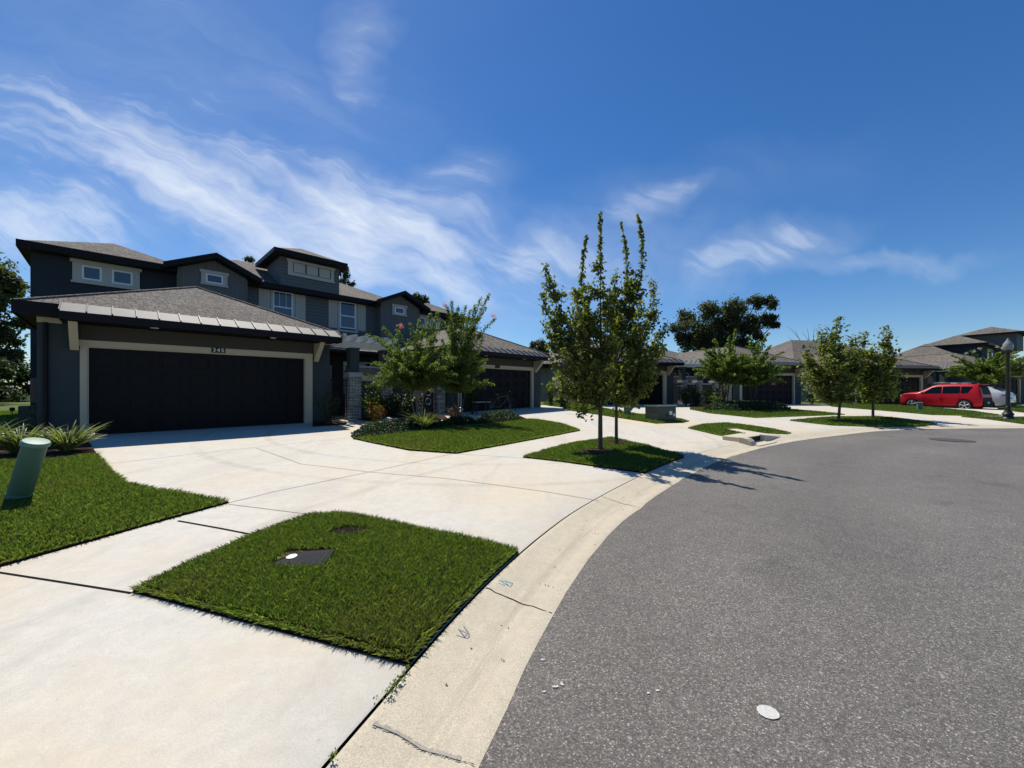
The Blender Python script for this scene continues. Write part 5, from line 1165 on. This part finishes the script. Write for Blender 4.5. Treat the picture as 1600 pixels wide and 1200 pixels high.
# bicycle before the second garage
def bicycle(x, y, rz, label):
    T = thing('bicycle', label, 'bicycle', (x, y, zg(x, y)), rz); r = .33
    for cx in (-.52, .52):
        w = MB(); w.tube([(cx+r*math.cos(t), 0, r+r*math.sin(t)) for t in np.linspace(0, 2*math.pi, 29)], .018, 6, cap=False); wh = w.build('wheel', 'tyre_rubber', T)
        s_ = MB()
        for t in np.linspace(0, math.pi, 9)[:-1]: s_.tube([(cx+r*math.cos(t), 0, r+r*math.sin(t)), (cx-r*math.cos(t), 0, r-r*math.sin(t))], .002, 3)
        s_.build('spokes', 'chrome', wh)
    f = MB()
    for a, b in (((-.52, .33), (-.05, .30)), ((-.52, .33), (-.18, .72)), ((-.18, .72), (.33, .78)), ((-.05, .30), (.35, .70)), ((-.18, .80), (-.05, .30)), ((.52, .33), (.32, .92))): f.tube([(a[0], 0, a[1]), (b[0], 0, b[1])], .018, 6)
    f.build('frame', 'cast_iron', T)
    h = MB(); h.tube([(.28, -.28, .95), (.34, -.15, .98), (.32, 0, .93), (.34, .15, .98), (.28, .28, .95)], .013, 6); h.build('handlebar', 'black_iron', T)
    s_ = MB(); s_.prism([(-.34, .80), (-.10, .84), (-.06, .86), (-.30, .88), (-.36, .86)], 'y', -.07, .07); s_.build('saddle', 'black_iron', T)
x, y = gp(783, 647); bicycle(x, y, R(40), 'grey bicycle parked in the shade before the second garage')
# small table in the shade beside it
x, y = gp(752, 648); T = thing('garden_table', 'thin dark table in the shade left of the bicycle', 'table', (x, y, zg(x, y)), R(30))
b = MB(); b.box(-.35, .35, -.22, .22, .52, .545); b.build('table_top', 'board_grey', T)
for sx in (-.3, .3):
    for sy in (-.18, .18): b = MB(); b.box(sx-.015, sx+.015, sy-.015, sy+.015, 0, .518); b.build('leg', 'black_iron', T)
# utilities on the side wall of the second building (local frame of that house)
def loc2(x, y, z=0): return (O2[0]+x*math.cos(A2)-y*math.sin(A2), O2[1]+x*math.sin(A2)+y*math.cos(A2), z)
for i, (yy_, z0, z1, w, lab, m) in enumerate(((3.9, 1.55, 1.95, .16, 'white electric meter can on the side wall of the second building', 'white_plastic'), (3.3, 1.3, 1.75, .13, 'grey disconnect box right of the white meter can', 'meter_grey'), (2.9, 1.1, 2.05, .10, 'dark slim cable box near the hose on the side wall', 'cast_iron'))):
    p = loc2(-1.0, yy_); T = thing('meter_cabinet', lab, 'meter', (p[0], p[1], 0), A2)
    b = MB(); b.box(-.14, .04, -w, w, z0, z1); b.build('cabinet', m, T, bevel=.01)
    b = MB(); b.tube([(-.04, 0, .35), (-.04, 0, z0)], .025, 8); b.build('conduit', 'meter_grey', T)
p = loc2(-1.35, 1.6); T = thing('backflow_preventer', 'dark looped water pipe with valve beside the side wall', 'pipe', (p[0], p[1], zg(p[0], p[1])), A2+R(90))
b = MB(); b.tube([(-.45, 0, 0), (-.45, 0, .55), (-.3, 0, .7), (.3, 0, .7), (.42, 0, .85), (.5, 0, .6), (.5, 0, 0)], .03, 8); b.build('pipe', 'black_iron', T)
b = MB(); b.lathe([(.09, .62), (.11, .68), (.09, .8)], 12); b.build('valve', 'black_iron', T)
# street lamp
x, y = gp(1575, 656); z = zg(x, y)
T = thing('street_lamp', 'black post-top street lamp with a frosted acorn globe', 'street lamp', (x, y, z))
b = MB(); b.lathe([(.21, -.02), (.21, .08), (.17, .12), (.16, .22), (.19, .26), (.14, .34), (.10, .42), (.085, .55), (.095, .58), (.075, .62)], 20); b.build('base', 'lamp_black', T, smooth=True)
b = MB(); b.lathe([(.072, .62), (.055, 2.9), (.07, 2.93), (.05, 2.97), (.05, 3.02)], 16); b.build('pole', 'lamp_black', T, smooth=True)
b = MB(); b.lathe([(.06, 3.0), (.15, 3.05), (.19, 3.09), (.19, 3.13), (.12, 3.15)], 20); b.build('fitter', 'lamp_black', T, smooth=True)
b = MB(); b.lathe([(.11, 3.15), (.15, 3.22), (.165, 3.32), (.155, 3.42), (.12, 3.50), (.08, 3.56), (.06, 3.60), (.035, 3.66), (.012, 3.72)], 22); b.build('globe', 'lamp_globe', T, smooth=True)

# ------------------------------------------------------------------ cars
def car(label, x, y, heading, spec, group=None):
    """body lofted from cross-sections; local +x is the nose, y the width"""
    T = thing('parked_car', label, 'car', (x, y, spec.get('z', zg(x, y))), heading, group)
    st = spec['st']; hw = spec['hw']; paint = spec['paint']
    # stations: x, bottom z, belt z, top z, half width at belt, half width at top
    def ring_(s):
        X, zb, zbelt, zt, wb, wt = s; gl = zt-zbelt
        return [(X, 0, zb), (X, wb*.82, zb), (X, wb*.97, zb+.10), (X, wb, zb+.28), (X, wb*.985, (zb+zbelt)/2+.08), (X, wb*.965, zbelt), (X, wt+(wb*.965-wt)*.12, zt-gl*.14-.01), (X, wt*.9, zt-.012), (X, wt*.55, zt+.008), (X, 0, zt+.015)]
    rings = [ring_(s) for s in st]; n = len(rings[0]); full = []
    for r_ in rings: full.append(r_+[(p[0], -p[1], p[2]) for p in r_[-2:0:-1]])
    k = len(full[0]); vs = [p for r_ in full for p in r_]; fs = [(i*k+j, i*k+(j+1) % k, (i+1)*k+(j+1) % k, (i+1)*k+j) for i in range(len(full)-1) for j in range(k)]
    fs += [tuple(range(k))[::-1], tuple(range((len(full)-1)*k, len(full)*k))]
    mb = MB(); mb.add(vs, fs); body = mb.build('body', paint, T, smooth=True)
    def interp(X):
        xs = [s[0] for s in st]; o = np.argsort(xs); return [float(np.interp(X, np.array(xs)[o], np.array([s[q] for s in st])[o])) for q in range(1, 6)]
    def side_pt(X, f):
        zb, zbelt, zt, wb, wt = interp(X); gl = zt-zbelt; z0, z1 = zbelt, zt-gl*.14-.01; y0, y1 = wb*.965, wt+(wb*.965-wt)*.12
        return (X, y0+(y1-y0)*f+.008, z0+(z1-z0)*f)
    # side glass
    for sgn in (1, -1):
        for wi, (xa, xb, ta, tb) in enumerate(spec['glass']):
            P = []; nseg = 6
            for i in range(nseg+1):
                t = i/nseg; P.append(side_pt(xa+(xb-xa)*t, .05))
            Q = []
            for i in range(nseg+1):
                t = i/nseg; Q.append(side_pt(ta+(tb-ta)*t, .93))
            mb = MB(); V = [(p[0], p[1]*sgn, p[2]) for p in P+Q]; mb.add(V, [(i, i+1, nseg+2+i, nseg+1+i) for i in range(nseg)]); mb.build('side_window', 'car_glass', T, fix=False)
    # rear and front glass, lights, plate
    for nm, (pts, m) in spec['panels'].items():
        mb = MB(); mb.add(pts, [tuple(range(len(pts)))]); mb.build(nm.split('#')[0], m, T, fix=False)
    for nm, m, pr in spec.get('strips', []):
        mb = MB(); mb.add([q for p in pr for q in p], [(2*i, 2*i+1, 2*i+3, 2*i+2) for i in range(len(pr)-1)]); mb.build(nm, m, T, fix=False)
    for nm, m, boxes in spec['boxes']:
        for bb in boxes:
            mb = MB(); mb.box(*bb); mb.build(nm, m, T, bevel=.012)
    rr = spec['r']
    for cx in spec['ax']:
        for sgn in (1, -1):
            yy0 = hw-.19; yo = hw+.012
            ar = MB(); ar.tube([(cx, sgn*(yy0), rr+.01), (cx, sgn*(hw+.004), rr+.01)], rr*1.17, 28); ar.build('wheel_arch', 'car_black', T, smooth=True)
            w = MB(); w.tube([(cx, sgn*(yy0+.01), rr), (cx, sgn*(yo-.015), rr), (cx, sgn*(yo+.005), rr)], [rr, rr, rr*.95], 28); wh = w.build('wheel', 'tyre_rubber', T, smooth=True)
            d = MB(); d.tube([(cx, sgn*(yo+.006), rr), (cx, sgn*(yo+.009), rr)], rr*.74, 24); 
            d.build('rim_well', 'car_black', wh)
            s_ = MB(); s_.tube([(cx+rr*.72*math.cos(t), sgn*(yo+.012), rr+rr*.72*math.sin(t)) for t in np.linspace(0, 2*math.pi, 25)], .016, 6, cap=False)
            for q in range(5):
                t = q*2*math.pi/5+.3
                for dt in (-.13, .13): s_.tube([(cx, sgn*(yo+.014), rr), (cx+rr*.72*math.cos(t+dt), sgn*(yo+.012), rr+rr*.72*math.sin(t+dt))], [.02, .022], 5)
            s_.lathe([], 3) if False else None
            s_.tube([(cx, sgn*(yo+.0), rr), (cx, sgn*(yo+.028), rr)], .05, 12); s_.build('rim', 'alloy', wh)
    return T
# boxy red hatchback: length 4.1, height 1.6
soul = dict(paint='red_paint', hw=.90, r=.325, ax=(1.28, -1.29), z=None,
    st=[(1.98, .32, .66, .70, .66, .50), (1.95, .22, .82, .90, .80, .62), (1.82, .20, .95, 1.03, .87, .70), (1.5, .20, 1.0, 1.09, .895, .74), (1.12, .20, 1.01, 1.13, .90, .76), (.92, .20, 1.02, 1.16, .90, .76), (.62, .20, 1.01, 1.34, .90, .72), (.32, .20, 1.015, 1.53, .90, .68), (.05, .20, 1.02, 1.60, .90, .67),
        (-.8, .20, 1.03, 1.62, .90, .67), (-1.5, .20, 1.05, 1.595, .90, .66), (-1.80, .22, 1.05, 1.56, .885, .65), (-1.92, .24, 1.03, 1.40, .87, .67), (-1.99, .26, 1.0, 1.16, .85, .70), (-2.04, .28, .90, .96, .83, .72), (-2.06, .36, .7, .72, .80, .70)],
    glass=[(.80, -.18, .28, -.18), (-.24, -1.05, -.24, -1.05), (-1.10, -1.42, -1.10, -1.62)],
    panels={}, boxes=[])
def rear_pt(st, zz, yy):  # point on the tail at a height
    zs = [(s[3], s[0]) for s in st if s[0] < -1.7]; zs.sort(); X = float(np.interp(zz, [a for a, b in zs], [b for a, b in zs])); return (X-.014, yy, zz)
st = soul['st']
def rear_strip(st, z0, z1, w0, w1, n=6):
    out = []
    for i in range(n+1):
        t = i/n; z_ = z0+(z1-z0)*t; w_ = w0+(w1-w0)*t; p = rear_pt(st, z_, 0); out.append((p[0]-.008, w_, z_))
    return out
soul['panels'] = {'windscreen': ([(.86, -.66, 1.21), (.86, .66, 1.21), (.36, .60, 1.52), (.36, -.60, 1.52)], 'car_glass')}
soul['strips'] = [('rear_window', 'car_black', [(p, (p[0], -p[1], p[2])) for p in rear_strip(st, 1.53, 1.0, .60, .66)]),
    ('tailgate', 'car_black', [(p, (p[0], -p[1], p[2])) for p in rear_strip(st, .82, .60, .70, .72, 3)]),
    ('tail_light', 'tail_lamp', [((p[0], p[1], p[2]), (p[0]+.02, p[1]+.10, p[2])) for p in rear_strip(st, 1.42, .95, .63, .72)]),
    ('tail_light', 'tail_lamp', [((p[0], -p[1], p[2]), (p[0]+.02, -p[1]-.10, p[2])) for p in rear_strip(st, 1.42, .95, .63, .72)])]
soul['boxes'] = [('rear_bumper', 'car_black', [(-2.10, -1.95, -.76, .76, .22, .62)]), ('licence_plate', 'sticker_white', [(-2.115, -2.101, -.16, .16, .44, .56)]), ('mirror', 'red_paint', [(.62, .76, .92, 1.06, 1.0, 1.12), (.62, .76, -1.06, -.92, 1.0, 1.12)]),
    ('headlight', 'head_lamp', [(1.80, 1.95, .62, .81, .80, .94), (1.80, 1.95, -.81, -.62, .80, .94)]), ('side_skirt', 'car_black', [(-.86, .86, -.905, -.80, .16, .25), (-.86, .86, .80, .905, .16, .25)]),
    ('door_seam', 'car_black', [(.70, .712, .893, .9025, .34, 1.0), (-.215, -.203, .893, .9025, .34, 1.0), (-1.06, -1.048, .893, .9025, .66, 1.0)]), ('door_handle', 'red_paint', [(-.12, .06, .895, .915, .90, .93), (-1.0, -.82, .895, .915, .90, .93)]), ('spoiler', 'red_paint', [(-1.98, -1.74, -.56, .56, 1.575, 1.61)])]
hd = math.atan2(.9, -.42)
rx, ry = 29.35, 24.9      # rear left wheel
ch, sh = math.cos(hd), math.sin(hd)
def place(rx, ry, ax, hw): # body centre from the rear left wheel contact
    return rx-ax*ch+hw*sh, ry-ax*sh-hw*ch
cx_, cy_ = place(rx, ry, -1.29, .9); soul['z'] = .09
car('boxy red hatchback parked nose-in before the third building', cx_, cy_, hd, soul).scale = (.97, 1, 1.07)
suv = dict(paint='white_paint_car', hw=.93, r=.35, ax=(1.32, -1.34), z=.09,
    st=[(2.25, .36, .66, .70, .62, .45), (2.18, .24, .80, .88, .80, .62), (1.9, .22, .92, 1.0, .90, .74), (1.3, .22, 1.0, 1.08, .925, .78), (.95, .22, 1.03, 1.13, .93, .78), (.6, .22, 1.05, 1.36, .93, .73), (.25, .22, 1.06, 1.56, .93, .70), (-.3, .22, 1.07, 1.65, .93, .69),
        (-1.0, .22, 1.10, 1.62, .93, .67), (-1.5, .23, 1.13, 1.52, .92, .66), (-1.9, .24, 1.14, 1.32, .90, .68), (-2.15, .26, 1.10, 1.18, .87, .70), (-2.24, .30, .95, 1.0, .85, .70), (-2.28, .40, .7, .72, .80, .66)],
    glass=[(.78, -.2, .22, -.2), (-.26, -1.1, -.26, -1.05)], panels={}, boxes=[])
st = suv['st']
suv['panels'] = {'rear_window': ([(-1.54, .58, 1.535), (-1.54, -.58, 1.535), (-2.0, -.64, 1.285), (-2.0, .64, 1.285)], 'car_glass'), 'windscreen': ([(.9, -.68, 1.17), (.9, .68, 1.17), (.3, .62, 1.56), (.3, -.62, 1.56)], 'car_glass')}
suv['boxes'] = [('rear_bumper', 'car_black', [(-2.30, -2.1, -.8, .8, .26, .50)]), ('tail_light', 'tail_lamp', [(-2.27, -2.0, .58, .86, .98, 1.04), (-2.27, -2.0, -.86, -.58, .98, 1.04)]), ('licence_plate', 'sticker_white', [(-2.30, -2.286, -.16, .16, .74, .86)])]
cx2, cy2 = cx_+3.15*sh+.0*ch, cy_-3.15*ch+.0*sh
car('white sloping-roof crossover half hidden behind the red car', cx2, cy2, hd, suv)
